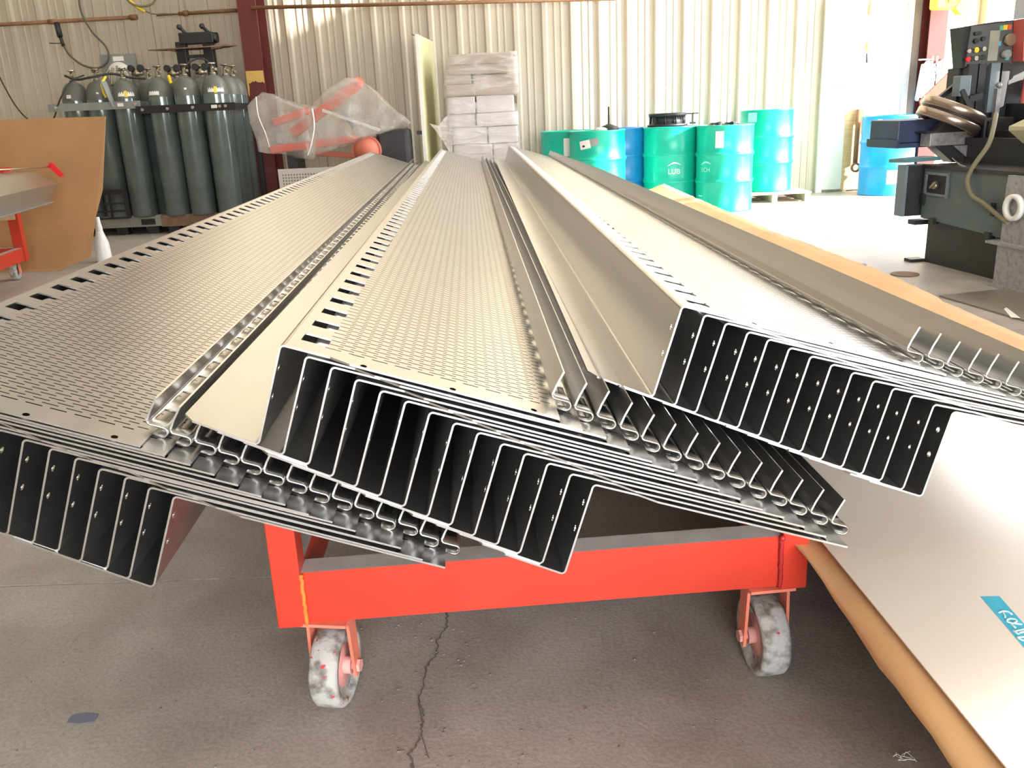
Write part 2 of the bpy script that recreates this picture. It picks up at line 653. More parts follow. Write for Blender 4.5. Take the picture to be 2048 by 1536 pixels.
# crumbs of concrete and grit lying in the foreground
g = MB()
for k in range(420):
    x, y = random.uniform(-1.3, .5), random.uniform(.95, 1.75)
    if random.random() < .5:
        x = -.2 + random.gauss(0, .09)
    r_ = random.choice((.0012, .0016, .0020, .0030)) * random.uniform(.7, 1.2)
    t = bmesh.new()
    bmesh.ops.create_icosphere(t, subdivisions=1, radius=r_)
    for v in t.verts:
        v.co = Vector((v.co.x * random.uniform(.7, 1.3), v.co.y, v.co.z * .6)) + Vector((x, y, r_ * .4))
    g.join(t)
o = g.build('floor_grit', mat('concrete_grit', (0.22, 0.19, 0.165), 0.9, vary=.3, scale=40))
tag(o, 'fine concrete grit scattered over the floor in front of the red cart', 'grit', kind='stuff')


def corrugated(x0, x1, z0, z1, y, pitch=0.326, depth=0.032, face=-1):
    """ribbed steel cladding: big trapezoid ribs with two small ribs between"""
    mb = MB()
    prof = []
    n = int((x1 - x0) / pitch) + 1
    for i in range(n):
        X = x0 + i * pitch
        for dx, d in ((0, 0), (.022, 1), (.062, 1), (.084, 0), (.150, 0), (.157, .26), (.171, .26), (.178, 0), (.228, 0), (.235, .26), (.249, .26), (.256, 0)):
            if X + dx <= x1:
                prof.append((X + dx, d * depth))
    prof.append((x1, 0))
    lo = [mb.b.verts.new((x, y + face * d, z0)) for x, d in prof]
    hi = [mb.b.verts.new((x, y + face * d, z1)) for x, d in prof]
    for i in range(len(prof) - 1):
        mb.b.faces.new((lo[i], lo[i + 1], hi[i + 1], hi[i]))
    return mb


# back wall: ribs fall where the photograph shows them
wb = corrugated(-2.748, WX, 0, 8.0, WY, 0.3265)
wb.join(corrugated(-8.825, -2.74, 0, 8.0, WY, 0.3265).b)
struct('wall_back', wb, M_WALL, solid=0.004)
b = MB()
b.box(-9.2, WX + .2, WY + .05, WY + .2, 0, 8.0)
struct('wall_back_outer', b, M_WALL)
b = MB()
b.box(-9.2, -9, -6, WY + .2, 0, 8.0)
struct('wall_left', b, M_WALL)
# right wall: a low wide loading door, then a tall doorway towards the back corner
b = MB()
b.box(WX, WX + .15, -6, 5.0, 0, 8.0)
b.box(WX, WX + .15, 5.0, 6.4, 2.35, 8.0)
b.box(WX, WX + .15, 6.4, 7.35, 2.35, 6.5)
b.box(WX, WX + .15, 6.4, 7.35, 7.6, 8.0)
b.box(WX, WX + .15, 7.35, 8.75, 2.35, 5.0)      # unseen clerestory added above this piece to put sun on the upper back wall
b.box(WX, WX + .15, 7.35, 8.75, 7.6, 8.0)
b.box(WX, WX + .15, 8.75, 10.66, 7.6, 8.0)
b.box(WX, WX + .15, 10.66, WY + .2, 0, 8.0)
struct('wall_right', b, M_WALL)
# front wall behind the photographer, with its own open door
b = MB()
b.box(-9.2, -1.0, -4.2, -4.05, 0, 8.0)
b.box(-1.0, WX + .15, -4.2, -4.05, 3.2, 8.0)
struct('wall_front', b, M_WALL)
b = MB()
for xa, xb in ((-9.2, -5.6), (-3.8, -2.6), (-.8, .4), (2.2, WX + .2)):
    b.box(xa, xb, -4.2, WY + .2, 8.0, 8.15)
for xa, xb in ((-5.6, -3.8), (-2.6, -.8), (.4, 2.2)):
    b.box(xa, xb, -4.2, -3.0, 8.0, 8.15)
    b.box(xa, xb, 10.4, WY + .2, 8.0, 8.15)
struct('ceiling', b, mat('pale_roof_lining', (0.78, 0.74, 0.66), 0.8))
# unseen translucent roof strips, added to brighten reflections in the left stack
fib = bpy.data.materials.new('dirty_fibreglass')
fib.use_nodes = True
_t = fib.node_tree.nodes.new('ShaderNodeBsdfTranslucent')
_t.inputs[0].default_value = (0.115, 0.108, 0.095, 1)
fib.node_tree.links.new(_t.outputs[0], fib.node_tree.nodes['Material Output'].inputs[0])
for k, (xa, xb) in enumerate(((-5.6, -3.8), (-2.6, -.8), (.4, 2.2))):
    b = MB()
    b.face([(xa, -3.0, 8.07), (xb, -3.0, 8.07), (xb, 10.4, 8.07), (xa, 10.4, 8.07)])
    struct('window_%d' % (k + 1), b, fib)
b = MB()
b.box(5.75, 40, -40, 40, -.3, -.03)
b.box(-40, 5.75, -40, -6, -.3, -.03)
struct('ground', b, M_OUT)

# ================================================================== the folded perforated panels
T = 0.003
LEN = 7.45
WEB = 0.155
XE = 0.411          # plate width


def strip(cols, rows, fn, hole=None, uvfn=None):
    """grid of quads: cols = u breaks, rows = v breaks, fn(u, v) -> point; hole(i, j) drops a cell"""
    mb = MB()
    uv = mb.b.loops.layers.uv.new('UVMap')
    V = [[mb.b.verts.new(fn(u, v)) for v in rows] for u in cols]
    for i in range(len(cols) - 1):
        for k in range(len(rows) - 1):
            if hole and hole(cols[i], cols[i + 1], rows[k], rows[k + 1]):
                continue
            q = ((i, k), (i + 1, k), (i + 1, k + 1), (i, k + 1))
            f = mb.b.faces.new([V[a][b_] for a, b_ in q])
            f.smooth = False
            for lp, (a, b_) in zip(f.loops, q):
                lp[uv].uv = (cols[a], rows[b_])
    loose = [v for v in mb.b.verts if not v.link_faces]
    for v in loose:
        mb.b.verts.remove(v)
    return mb


PITCH_S, S0, SL = 0.092, 0.046, 0.043
NS = int((LEN - 0.1) / PITCH_S)
slot_rows = []
for k in range(NS):
    slot_rows += [S0 + k * PITCH_S, S0 + k * PITCH_S + SL]


def arc(cx, cz, r, a0, a1, n):
    return [(cx + r * math.cos(R(a0 + (a1 - a0) * i / n)), cz + r * math.sin(R(a0 + (a1 - a0) * i / n))) for i in range(n + 1)]


def path_strip(path, v0, v1, extra_rows=(), hole=None, vfront=None, u0=0.0):
    """strip following a profile path [(x, z)]; u is the length along the path"""
    L = [u0]
    for (xa, za), (xb, zb) in zip(path, path[1:]):
        L.append(L[-1] + math.hypot(xb - xa, zb - za))
    lut = {l: p for l, p in zip(L, path)}
    rows = sorted(set([v0, v1] + list(extra_rows)))

    def fn(u, v):
        x, z = lut[u]
        if vfront and v == v0:
            v = vfront(x, z)
        return (x, v, z)
    return strip(L, rows, fn, hole)


def make_panel(label, group):
    root = thing('perforated_plank', label, 'metal plank', group=group)
    # flat perforated plate with a row of square windows beside the fold
    xs = [0.006, 0.020, 0.060, 0.0705, 0.10, 0.2, 0.3, XE]
    rows = sorted(set([0.0, LEN] + slot_rows))
    front = lambda u, v: (u, v, 0) if v > 0 else (u, 0.0 if u <= 0.0705 else -0.010, 0)
    p = strip(xs, rows, front, hole=lambda a, b2, c2, d: a == 0.020 and any(abs(c2 - q) < 1e-6 for q in slot_rows[::2]))
    # little step where the plate front stands proud of the fold
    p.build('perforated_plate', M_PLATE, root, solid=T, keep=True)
    # upright web with its rounded folds
    r = 0.006
    path = [(x, z) for x, z in arc(r, -r, r, 90, 180, 4)] + [(0, -0.04), (0, -0.085), (0, -WEB + r)] + arc(-r, -WEB + r, r, 0, -90, 4)[1:]
    mb = path_strip(path, 0.0, LEN, (0.05, 2.0, 4.0))
    uv = mb.b.loops.layers.uv.active
    for f in mb.b.faces:
        for lp in f.loops:
            lp[uv].uv = (lp.vert.co.z, lp.vert.co.y)
    mb.build('upright_web', M_WEB, root, solid=T, keep=True)
    # bottom flange with clipped front corner
    sl = math.tan(R(6.5))
    xf = [-r, -0.05, -0.098, -0.113]
    mb = strip(xf, [0.0, 0.016, 2.5, 5.0, LEN - .016, LEN],
               lambda u, v: (u, (0.014 if v == 0 else (LEN - .014 if v == LEN else v)) if u < -0.11 else v, -WEB - (u + r) * sl))
    mb.build('bottom_flange', M_STEEL, root, solid=T, keep=True)
    # rolled hook and standing lip at the far edge, set back from the front
    rc = 0.0070
    hook = [(XE, 0.0), (XE + 0.0135, 0.0)] + arc(XE + 0.0135, rc, rc, -90, 90, 8)[1:] + [(XE - 0.0065, 2 * rc)] + \
        arc(XE - 0.0065, 2 * rc + .005, .005, 270, 180, 3)[1:]
    n_flat = len([1 for x, z in hook])
    Ls = [0.0]
    for (xa, za), (xb, zb) in zip(hook, hook[1:]):
        Ls.append(Ls[-1] + math.hypot(xb - xa, zb - za))
    top_i = max(i for i, (x, z) in enumerate(hook) if abs(z - 2 * rc) < 1e-6 and x > XE)
    a_u, b_u = Ls[top_i], Ls[top_i + 1]
    mb = path_strip(hook, 0.040, LEN, [q + 0.02 for q in slot_rows], hole=lambda a, b2, c2, d: abs(a - a_u) < 1e-6 and any(abs(c2 - q - .02) < 1e-6 for q in slot_rows[::2]))
    for f in mb.b.faces:
        f.smooth = True
    mb.build('rolled_hook', M_STEEL, root, solid=T, keep=True)
    xl = hook[-1][0]
    lip = [hook[-1], (xl + 0.0015, 0.034), (xl + 0.0062, 0.0575)]
    mb = path_strip(lip, 0.040, LEN, (2.5, 5.0))
    mb.build('standing_lip', M_STEEL, root, solid=T, keep=True)
    # cut walls of the two bolt holes in the web
    for zz in (-.040, -.085):
        mb = MB()
        mb.lathe([(.0050, -.0017), (.0050, .0017)], (0, .020, zz), 14, Matrix.Rotation(R(90), 3, 'Y'))
        mb.build('hole_rim', M_CHROME, root)
    return root


def short_lip():
    xl = XE - 0.0065 - .005
    mb = path_strip([(xl, 0.019), (xl + 0.001, 0.032), (xl + 0.0030, 0.043)], 0.040, LEN, (2.5, 5.0))
    me = bpy.data.meshes.new('standing_lip')
    mb.b.to_mesh(me)
    mb.b.free()
    me.materials.append(M_STEEL)
    return me


ORD = ['topmost', 'second', 'third', 'fourth', 'fifth', 'sixth', 'seventh', 'eighth', 'ninth', 'tenth', 'eleventh', 'twelfth', 'thirteenth', 'lowest']
first = None
# stack: name, yaw, start corner, step per panel, tilt of top and bottom panel
STACKS = (
    ('left', -2.49, (-0.9190, 1.155, 0.7945), (0.0322, 0.0013, -0.0170), 19.7, 20.0, 'left-hand stack'),
    ('middle', -1.98, (-0.3228, 1.1895, 0.7882), (0.0337, 0.0008, -0.0184), 18.6, 18.0, 'middle stack'),
    ('right', -1.52, (0.2732, 1.3377, 0.7844), (0.0348, 0.0009, -0.0155), 17.2, 14.2, 'right-hand stack'),
)
for nm, yaw, P0, dP, t0, t1, words in STACKS:
    for k in range(14):
        what = ORD[k] if k in (0, 13) else ORD[k] + ' from top'
        lab = f'folded perforated steel plank, {what} of the {words} on red cart'
        grp = f'{words} of perforated planks'
        loc = Vector(P0) + Vector(dP) * k
        # front ends are not perfectly flush
        adv = 0.0 if k == 0 else random.uniform(-.004, .004)
        loc += Vector((math.sin(R(yaw)), math.cos(R(yaw)), 0)) * adv * 1.0
        rot = (0, R(t0 + (t1 - t0) * k / 13 + (0 if k == 0 else random.uniform(-.25, .25))), R(-yaw))
        if first is None:
            first = make_panel(lab, grp)
            o = first
        else:
            o = copy_tree(first, label=lab)
            o['group'] = grp
        if nm == 'left' and k >= 2:          # lips pressed down by the middle stack resting on them
            if k == 2:
                flat_lip = short_lip()
            for ch in o.children:
                if ch.name.startswith('standing_lip'):
                    ch.data = flat_lip
        o.location = loc
        o.rotation_euler = rot

# ================================================================== the red cart
cart = thing('steel_cart', 'red steel platform cart on grey casters carrying the three panel stacks', 'cart', (0.035, 1.468, 0), R(2.2))
CL = 4.6       # length of the cart
TW = R(0.75)   # the frame sits slightly out of level


def zt(x, z):
    return z + x * math.sin(TW)


X0, X1 = -0.493, 0.507          # outside faces of the posts
for sx, (xa, xb), ztop in ((-1, (X0, X0 + .052), .50), (1, (X1 - .050, X1), .385)):
    for yy in (0, CL):
        mb = MB()
        mb.box(xa, xb, -.028 + yy, .024 + yy, zt(xa, .192), ztop, bev=.003)
        mb.build('corner_post', M_RED, cart)
for yy, nm in ((0, 'front_beam'), (CL, 'rear_beam')):
    mb = MB()
    t = MB()
    t.box(X0 + .052, X1 - .050, -.022 + yy, .030 + yy, .196, .302, mtop=1, bev=0)
    for v in t.b.verts:
        v.co.z = zt(v.co.x, v.co.z)
    mb.join(t.b)
    bb = mb.build(nm, [M_RED, M_DUST], cart)
# weld beads: orange on the left joint, dark red on the right joint
mb = MB()
pts = [(X0 + .054 + random.uniform(-.0012, .0012), -.026, zt(X0, .196 + .106 * i / 14)) for i in range(15)]
mb.tube(pts, .0042, 7)
o = mb.build('weld_bead', M_WELD, cart)
o['label'] = 'orange weld bead'
mb = MB()
pts = [(X1 - .052 + random.uniform(-.0012, .0012), -.026, zt(X1, .196 + .108 * i / 14)) for i in range(15)]
mb.tube(pts, .0046, 7)
mb.ball((X1 - .052, -.028, zt(X1, .300)), .006)
o = mb.build('weld_bead', M_REDDK, cart)
o['label'] = 'dark red weld bead'
for xa, xb in ((X0 + .002, X0 + .050), (X1 - .048, X1 - .002)):
    mb = MB()
    mb.box(xa, xb, .024, CL - .03, .205, .30, mtop=1)
    mb.build('side_rail', [M_RED, M_DUST], cart)
for yy in (.62, 1.65, 2.65, 3.65, CL - .1):
    mb = MB()
    mb.box(X0 + .05, X1 - .05, yy - .025, yy + .025, .318, .368)
    mb.build('cross_bar', M_RED, cart)
for yy in (.62, 1.65, 2.65, 3.65, CL - .1):
    for xx in (X0 + .026, X1 - .026):
        mb = MB()
        mb.box(xx - .02, xx + .02, yy - .02, yy + .02, .295, .40 if xx > 0 else .50)
        mb.build('upright', M_RED, cart)


def caster(x, y, yaw, top, rad=.080, wd=.055, lean=0.0):
    q = Euler((0, lean, yaw)).to_matrix()
    def tr(mb, name, mt, par):
        for v in mb.b.verts:
            v.co = q @ v.co + Vector((x, y, 0))
        return mb.build(name, mt, par)
    fk = MB()
    zc = rad
    fk.box(-.044, .044, -.040, .040, top - .006, top)
    for s in (-1, 1):
        a = [(s * .040, -.015, zc - .016), (s * .040, .015, zc - .016), (s * .036, .018, top - .006), (s * .036, -.018, top - .006)]
        fk.prism(a, (s * .006, 0, 0))
    fk.box(-.042, .042, -.022, .022, top - .014, top - .006)
    F = tr(fk, 'caster_fork', M_FORK, cart)
    wh = MB()
    prof = [(.030, -wd / 2 + .010), (rad - .022, -wd / 2 + .010), (rad - .018, -wd / 2), (rad - .006, -wd / 2), (rad - .001, -wd / 2 + .006), (rad, 0),
            (rad - .001, wd / 2 - .006), (rad - .006, wd / 2), (rad - .018, wd / 2), (rad - .022, wd / 2 - .010), (.030, wd / 2 - .010)]
    ax = Matrix.Rotation(R(90), 3, 'Y')
    wh.lathe(prof, (0, 0, zc), 40, ax)
    tr(wh, 'wheel', M_WHEEL, cart)
    hb = MB()
    hb.lathe([(.008, -wd / 2 + .008), (rad - .021, -wd / 2 + .011), (rad - .021, wd / 2 - .011), (.008, wd / 2 - .008)], (0, 0, zc), 28, ax)
    hb.cyl((-.034, 0, zc), (.034, 0, zc), .017, 16)
    tr(hb, 'wheel_hub', M_HUB, cart)
    bt = MB()
    bt.cyl((-.049, 0, zc), (.049, 0, zc), .008, 10)
    for s in (-1, 1):
        bt.cyl((s * .043, 0, zc), (s * .051, 0, zc), .013, 6, smooth=False)
    tr(bt, 'axle_bolt', M_HUB, cart)


caster(-.402, .004, R(-11), .192)
caster(.440, .008, R(3), .200)
caster(-.41, CL - .04, R(20), .195)
caster(.43, CL - .04, R(-15), .20)

# ================================================================== sheet stock on the right
SY = R(1.6)
stock = thing('sheet_pack', 'low pack of flat steel sheets on timber skids beside the red cart', 'sheet pack', (0.575, 0.35, 0), SY)
mb = MB()
mb.box(.10, .90, .05, 8.1, .11, .286)
mb.build('sheet_bundle', M_DARK, stock)
for yy in (.5, 2.3, 4.1, 5.9, 7.7):
    mb = MB()
    mb.box(.12, .88, yy, yy + .09, 0, .11)
    mb.build('timber_skid', M_WOOD, stock)
# brown interleaf paper with curled, torn edges
pap = MB()
ux = [-.050, -.041, -.031, -.018, -.006, .02, .09, .3, .6, .84, .92, .98, 1.04, 1.10, 1.16, 1.215]
NY = 150
V = []
rnd = random.Random(3)
tear = [rnd.uniform(-.012, .012) for _ in range(NY + 1)]
wob = lambda y, a, b2: math.sin(y * a + b2)
for i, u in enumerate(ux):
    col = []
    for k in range(NY + 1):
        y = -.05 + 8.3 * k / NY
        x, z = u, .2885
        if i < 5:
            e = (5 - i) / 5
            x += e * (.020 + .009 * wob(y, 9, .4) + .008 * wob(y, 3.1, 2)) + (.25 * tear[k] if i == 0 else 0)
            z += e * e * (-.014 + .016 * wob(y, 5.2, 1.1) + .008 * wob(y, 13, 0))
            z = min(z, .2965 + .0)
        if i >= 11:
            e = (i - 10) / 5
            x += e * (.012 * wob(y, 2.3, 0) + .010 * wob(y, 5.7, 2)) + (.6 * tear[k] if i == 15 else 0)
            z += e * (.012 + .010 * wob(y, 1.7, 1) + .005 * wob(y, 5.5, .3) * e) + .006 * math.sin(i * 1.9) * wob(y, 2.4, i)
            z += .05 * e * max(0, (y - 3) / 5)
        col.append(pap.b.verts.new((x, y, z)))
    V.append(col)
for i in range(len(ux) - 1):
    for k in range(NY):
        f = pap.b.faces.new((V[i][k], V[i + 1][k], V[i + 1][k + 1], V[i][k + 1]))
        f.smooth = True
o = pap.build('kraft_paper', M_KRAFT, loc=(0.592, 0.35, 0), rot=(0, 0, SY), solid=.0012)
tag(o, 'brown kraft paper with curled torn edges lying under the wide stainless sheet', 'paper')
# two more torn folds of the paper along the far edge
sh = thing('steel_sheet', 'wide matt stainless sheet with a blue tape strip, right of the cart', 'sheet', (0.592, 0.35, 0.2992), SY)
mb = MB()
mb.box(0.0, .905, .0, 8.15, 0, .0025)
mb.build('flat_sheet', M_FLATSTEEL, sh)
# tape strip and handwriting, measured on the sheet (world metres -> sheet axes)
ci, si = math.cos(-SY), math.sin(-SY)
def onsheet(p, h):
    x, y = p[0] - .592, p[1] - .35
    return (x * ci - y * si, x * si + y * ci, h)
tp = MB()
tp.prism([onsheet(p, .0026) for p in ((.745, 1.2385), (.775, 1.2365), (.762, 1.06), (.752, 1.0), (.724, 1.0), (.735, 1.097))][:6], (0, 0, .0003))
tape = tp.build('tape_strip', M_TAPE, sh)
tape['label'] = 'blue masking tape strip'
wr = MB()
strokes = [[(0.748, 1.1885), (0.7559, 1.1924), (0.7631, 1.1907), (0.7652, 1.1826)], [(0.7547, 1.1902), (0.7523, 1.18), (0.7499, 1.1743)],
           [(0.7557, 1.1716), (0.7488, 1.1678), (0.7476, 1.1629), (0.7526, 1.1589), (0.7615, 1.1632), (0.7623, 1.1689), (0.7557, 1.1716)],
           [(0.7526, 1.1589), (0.7648, 1.155)], [(0.7491, 1.157), (0.7503, 1.1463)], [(0.7427, 1.1399), (0.7454, 1.1293)],
           [(0.7457, 1.1383), (0.7605, 1.142)], [(0.7484, 1.1332), (0.7567, 1.1353)], [(0.739, 1.1223), (0.7417, 1.1147), (0.7443, 1.1138)],
           [(0.7398, 1.1223), (0.7495, 1.1228)]]
for st in strokes:
    wr.tube([onsheet(p, .0030) for p in st], .0014, 6, sub=3)
o = wr.build('handwriting', M_INK, tape)
o['label'] = 'white marker handwriting'
o.location = (0, 0, 0)

# ================================================================== columns, pipes and hoses on the back wall
def ibeam(x0, x1, y0, y1, name):
    """H column: front and rear flange, web between"""
    mb = MB()
    t_ = .018
    mb.box(x0, x1, y0, y0 + t_, 0, 8.0)
    mb.box(x0, x1, y1 - t_, y1, 0, 8.0)
    n0 = len(mb.b.faces)
    mb.box((x0 + x1) / 2 - .006, (x0 + x1) / 2 + .006, y0 + t_, y1 - t_, 0, 8.0)
    mb.b.faces.ensure_lookup_table()
    for f in list(mb.b.faces)[n0:]:
        f.material_index = 1
    return struct(name, mb, [M_OXIDE, M_OXIDELT])


cl = ibeam(-2.80, -2.60, 10.30, 10.72, 'steel_column')
cl['label'] = 'dark red steel column with a bare yellow patch beside the gas cylinders'
pp = MB()
py = 10.298
edge = [(-2.796, 1.65)] + [(-2.796 + .196 * i / 12, 1.53 + random.uniform(-.015, .012) + (.02 if 3 < i < 7 else 0)) for i in range(13)] + [(-2.602, 1.66)]
pp.prism([(x, py, z) for x, z in [(-2.797, 1.66)] + [(-2.796, 1.41), (-2.785, 1.39), (-2.775, 1.49)] + edge[2:]], (0, -.0015, 0))
pp.build('bare_patch', M_PATCH, cl)
cr = ibeam(4.90, 5.10, 10.52, 10.74, 'steel_column')
cr['label'] = 'red steel column near the loading door corner'
hb = MB()
hb.tube([(5.05, 10.51, 1.45), (5.05, 10.45, 1.45), (5.05, 10.45, 1.17), (5.05, 10.51, 1.17)], .012, 8)
hb.build('grab_handle', M_CHROME, cr)

p = MB()
p.tube([(-7.5, 10.62, 2.27), (-4.10, 10.62, 2.30)], .021, 10)
p.cyl((-4.10, 10.62, 2.30), (-4.02, 10.62, 2.30), .030, 8)
p.cyl((-5.02, 10.62, 2.292), (-4.94, 10.62, 2.293), .027, 10)
o = p.build('copper_pipe', M_COPPER)
tag(o, 'aged copper pipe with an end cap, along the wall at left', 'pipe')
p = MB()
p.tube([(-3.55, 10.62, 2.315), (-2.82, 10.62, 2.325)], .021, 10)
p.cyl((-3.50, 10.62, 2.316), (-3.44, 10.62, 2.317), .030, 8)
p.cyl((-3.80, 10.62, 2.31), (-3.55, 10.62, 2.315), .011, 8)
o = p.build('copper_pipe', M_COPPER)
tag(o, 'short copper pipe with wrapped end, running into the dark red column', 'pipe')
p = MB()
p.tube([(-2.64, 10.26, 2.30), (1.35, 10.55, 2.255)], .020, 10)
o = p.build('copper_pipe', M_COPPER)
tag(o, 'long thin red-brown pipe crossing the wall right of the dark red column', 'pipe')
# valve with hose under the left pipe
t = thing('air_valve', 'small dark valve with short lever hanging under the copper pipe', 'valve', (-4.93, 10.62, 2.05), world=True)
mb = MB()
mb.cyl((-4.93, 10.62, 2.28), (-4.91, 10.60, 2.13), .030, 10)
mb.cyl((-4.91, 10.60, 2.13), (-4.89, 10.60, 2.03), .018, 10)
mb.build('valve_body', M_DARK, t)
mb = MB()
mb.beam((-4.90, 10.58, 2.06), (-5.03, 10.57, 2.065), .016, .010)
mb.build('lever', M_DARK, t)


def hose(label, pts, r, mt, cat='hose', name='air_hose', sub=8):
    mb = MB()
    mb.tube(pts, r, 8, sub=sub)
    o = mb.build(name, mt)
    return tag(o, label, cat)


hose('dark hose looping down the wall from above to the pipe valve', [(-4.60, 10.60, 2.65), (-4.62, 10.58, 2.40), (-4.53, 10.56, 2.17), (-4.40, 10.56, 2.00), (-4.40, 10.56, 1.86), (-4.53, 10.56, 1.78),
     (-4.70, 10.57, 1.82), (-4.83, 10.58, 1.93), (-4.89, 10.60, 2.04)], .011, mat('grey_hose', (.10, .09, .075), .6))
hose('thin hose hanging in a long loop left of the cylinders', [(-5.85, 10.5, 2.35), (-5.66, 10.4, 2.05), (-5.50, 10.3, 1.65), (-5.28, 10.1, 1.36), (-5.02, 9.9, 1.19), (-4.80, 9.75, 1.18), (-4.66, 9.60, 1.26), (-4.52, 9.52, 1.44),
     (-4.42, 9.60, 1.60), (-4.32, 9.70, 1.66)], .008, M_RUBBER)
hose('grey coiled hose drooping at the top left edge', [(-4.20, 10.55, 2.75), (-4.10, 10.54, 2.52), (-3.98, 10.54, 2.41), (-3.80, 10.54, 2.42), (-3.74, 10.54, 2.55), (-3.80, 10.54, 2.75)], .013, M_HOSE)
hose('thin yellow hose tag hanging near the short copper pipe', [(-4.06, 10.55, 2.48), (-3.98, 10.55, 2.40), (-3.90, 10.56, 2.345)], .017, M_YEL, sub=3)
hose('slim cord running along the wall behind the short copper pipe', [(-4.14, 10.6, 2.56), (-4.0, 10.6, 2.42), (-3.85, 10.6, 2.33), (-3.7, 10.6, 2.32), (-3.55, 10.6, 2.315)], .007, M_HOSE)

# grey board with regulator, behind the left cylinders
t = thing('gauge_board', 'grey wall board with a pale round gas manifold and white plate', 'board', (-4.27, 10.6, 1.70), world=True)
mb = MB()
mb.box(-4.50, -4.10, 10.58, 10.61, 1.58, 1.92)
mb.build('board', M_GREY, t)
mb = MB()
mb.box(-4.35, -4.23, 10.57, 10.58, 1.845, 1.895)
mb.build('name_plate', M_WHITE, t)
mb = MB()
mb.lathe([(.13, 0), (.135, .02), (.02, .035), (.001, .035)], (-4.29, 10.56, 1.70), 24, Matrix.Rotation(R(90), 3, 'X'))
mb.build('manifold_dish', M_WHITE, t)
mb = MB()
for k in range(5):
    a = -.09 + k * .045
    mb.tube([(-4.29 + a, 10.50, 1.79 - abs(a) * .4), (-4.29 + a * 1.5, 10.48, 1.70), (-4.29 + a * 1.7, 10.46, 1.58)], .012, 7, sub=4)
mb.build('manifold_tubes', M_BRONZE, t)

# ================================================================== gas cylinders
RG = .134
def gas_cylinder(label, group, kind):
    root = thing('gas_cylinder', label, 'gas cylinder', group=group)
    mb = MB()
    mb.lathe([(.001, 0), (RG - .015, 0), (RG, .015), (RG, 1.215)], seg=36)
    mb.build('cylinder_body', M_GAS, root)
    mb = MB()
    prof = [(RG, 1.215)]
    for i in range(1, 9):
        a = i / 8 * R(84)
        prof.append((.030 + (RG - .030) * math.cos(a), 1.215 + .19 * math.sin(a)))
    prof += [(.034, 1.408), (.030, 1.424)]
    mb.lathe(prof, seg=36)
    mb.build('cylinder_shoulder', M_GASNECK, root)
    mb = MB()
    mb.lathe([(.030, 1.420), (.032, 1.428), (.024, 1.434), (.018, 1.438), (.018, 1.488), (.010, 1.492), (.010, 1.515), (.001, 1.515)], seg=14)
    mb.cyl((0, 0, 1.462), (.045, -.02, 1.462), .014, 8)
    v = mb.build('valve', M_BRONZE, root)
    mb = MB()
    mb.lathe([(.030, 1.510), (.040, 1.516), (.040, 1.524), (.030, 1.528), (.006, 1.522), (.006, 1.515)], seg=14, closed=True)
    mb.build('hand_wheel', M_CHROME if kind % 2 else M_BRONZE, v)
    return root


def sticker(root, ang, z, wd, ht, mt, r=RG + .0012, name='sticker', slope=0.0):
    mb = MB()
    n = 8
    rows = []
    for zz in (z - ht / 2, z + ht / 2):
        rr = r - slope * (zz - z + ht / 2)
        rows.append([mb.b.verts.new((rr * math.cos(ang + (i / n - .5) * wd / r), rr * math.sin(ang + (i / n - .5) * wd / r), zz)) for i in range(n + 1)])
    for i in range(n):
        mb.b.faces.new((rows[0][i], rows[0][i + 1], rows[1][i + 1], rows[1][i]))
    return mb.build(name, mt, root)


cyls = [  # x, y, words, group, sticker kind
    (-4.46, 9.72, 'dull gas cylinder at the outer left of the left rack', 'front gas cylinders', 1),
    (-4.20, 9.70, 'gas cylinder with a small white dot, second from left in left rack', 'front gas cylinders', 2),
    (-3.905, 9.66, 'gas cylinder with white and yellow label beside the gap between the racks', 'front gas cylinders', 3),
    (-3.525, 9.62, 'gas cylinder with slanted pale label, first in the right rack', 'front gas cylinders', 4),
    (-3.235, 9.58, 'gas cylinder with a white dot in the centre of the right rack', 'front gas cylinders', 2),
    (-2.935, 9.56, 'shiny gas cylinder with white and yellow label nearest the dark red column', 'front gas cylinders', 3),
]
base_z = .19
for x, y, lab, grp, k in cyls:
    o = gas_cylinder(lab, grp, k)
    o.location = (x, y, base_z)
    toward = math.atan2(-y, -x)
    if k == 3:
        s_ = sticker(o, toward + .05, 1.26, .17, .045, M_WHITE, r=RG + .001, slope=.18)
        s2 = sticker(o, toward + .02, 1.26, .032, .062, M_YEL, r=RG + .003, name='hazard_diamond', slope=.18)
    elif k == 2:
        sticker(o, toward - .1, 1.285, .025, .024, M_WHITE, r=.131, name='white_dot', slope=.35)
    elif k == 4:
        sticker(o, toward - .55, 1.26, .12, .05, M_WHITE, r=RG + .002, slope=.2)
    elif k == 1:
        sticker(o, toward - .5, 1.26, .05, .035, M_WHITE, r=RG + .002, slope=.2)
proto = gas_cylinder('gas cylinder standing in the back row behind the left rack', 'rear gas cylinders of the left rack', 0)
proto.location = (-4.33, 10.0, base_z)
for x, y in ((-4.04, 9.98), (-3.76, 9.97)):
    copy_tree(proto, (x, y, base_z))
q0 = None
for x, y, lab in ((-3.44, 9.92, 'gas cylinder in the back row behind the right rack'), (-3.17, 9.90, 'gas cylinder in the back row behind the right rack'),
                  (-2.895, 9.85, 'gas cylinder directly behind the shiny one by the dark red column'), (-2.90, 10.14, 'rearmost dark gas cylinder close to the dark red column')):
    o = copy_tree(proto, (x, y, base_z), label=lab)
    if 'back row' in lab:
        o['group'] = 'rear gas cylinders of the right rack'
    elif 'group' in o:
        del o['group']


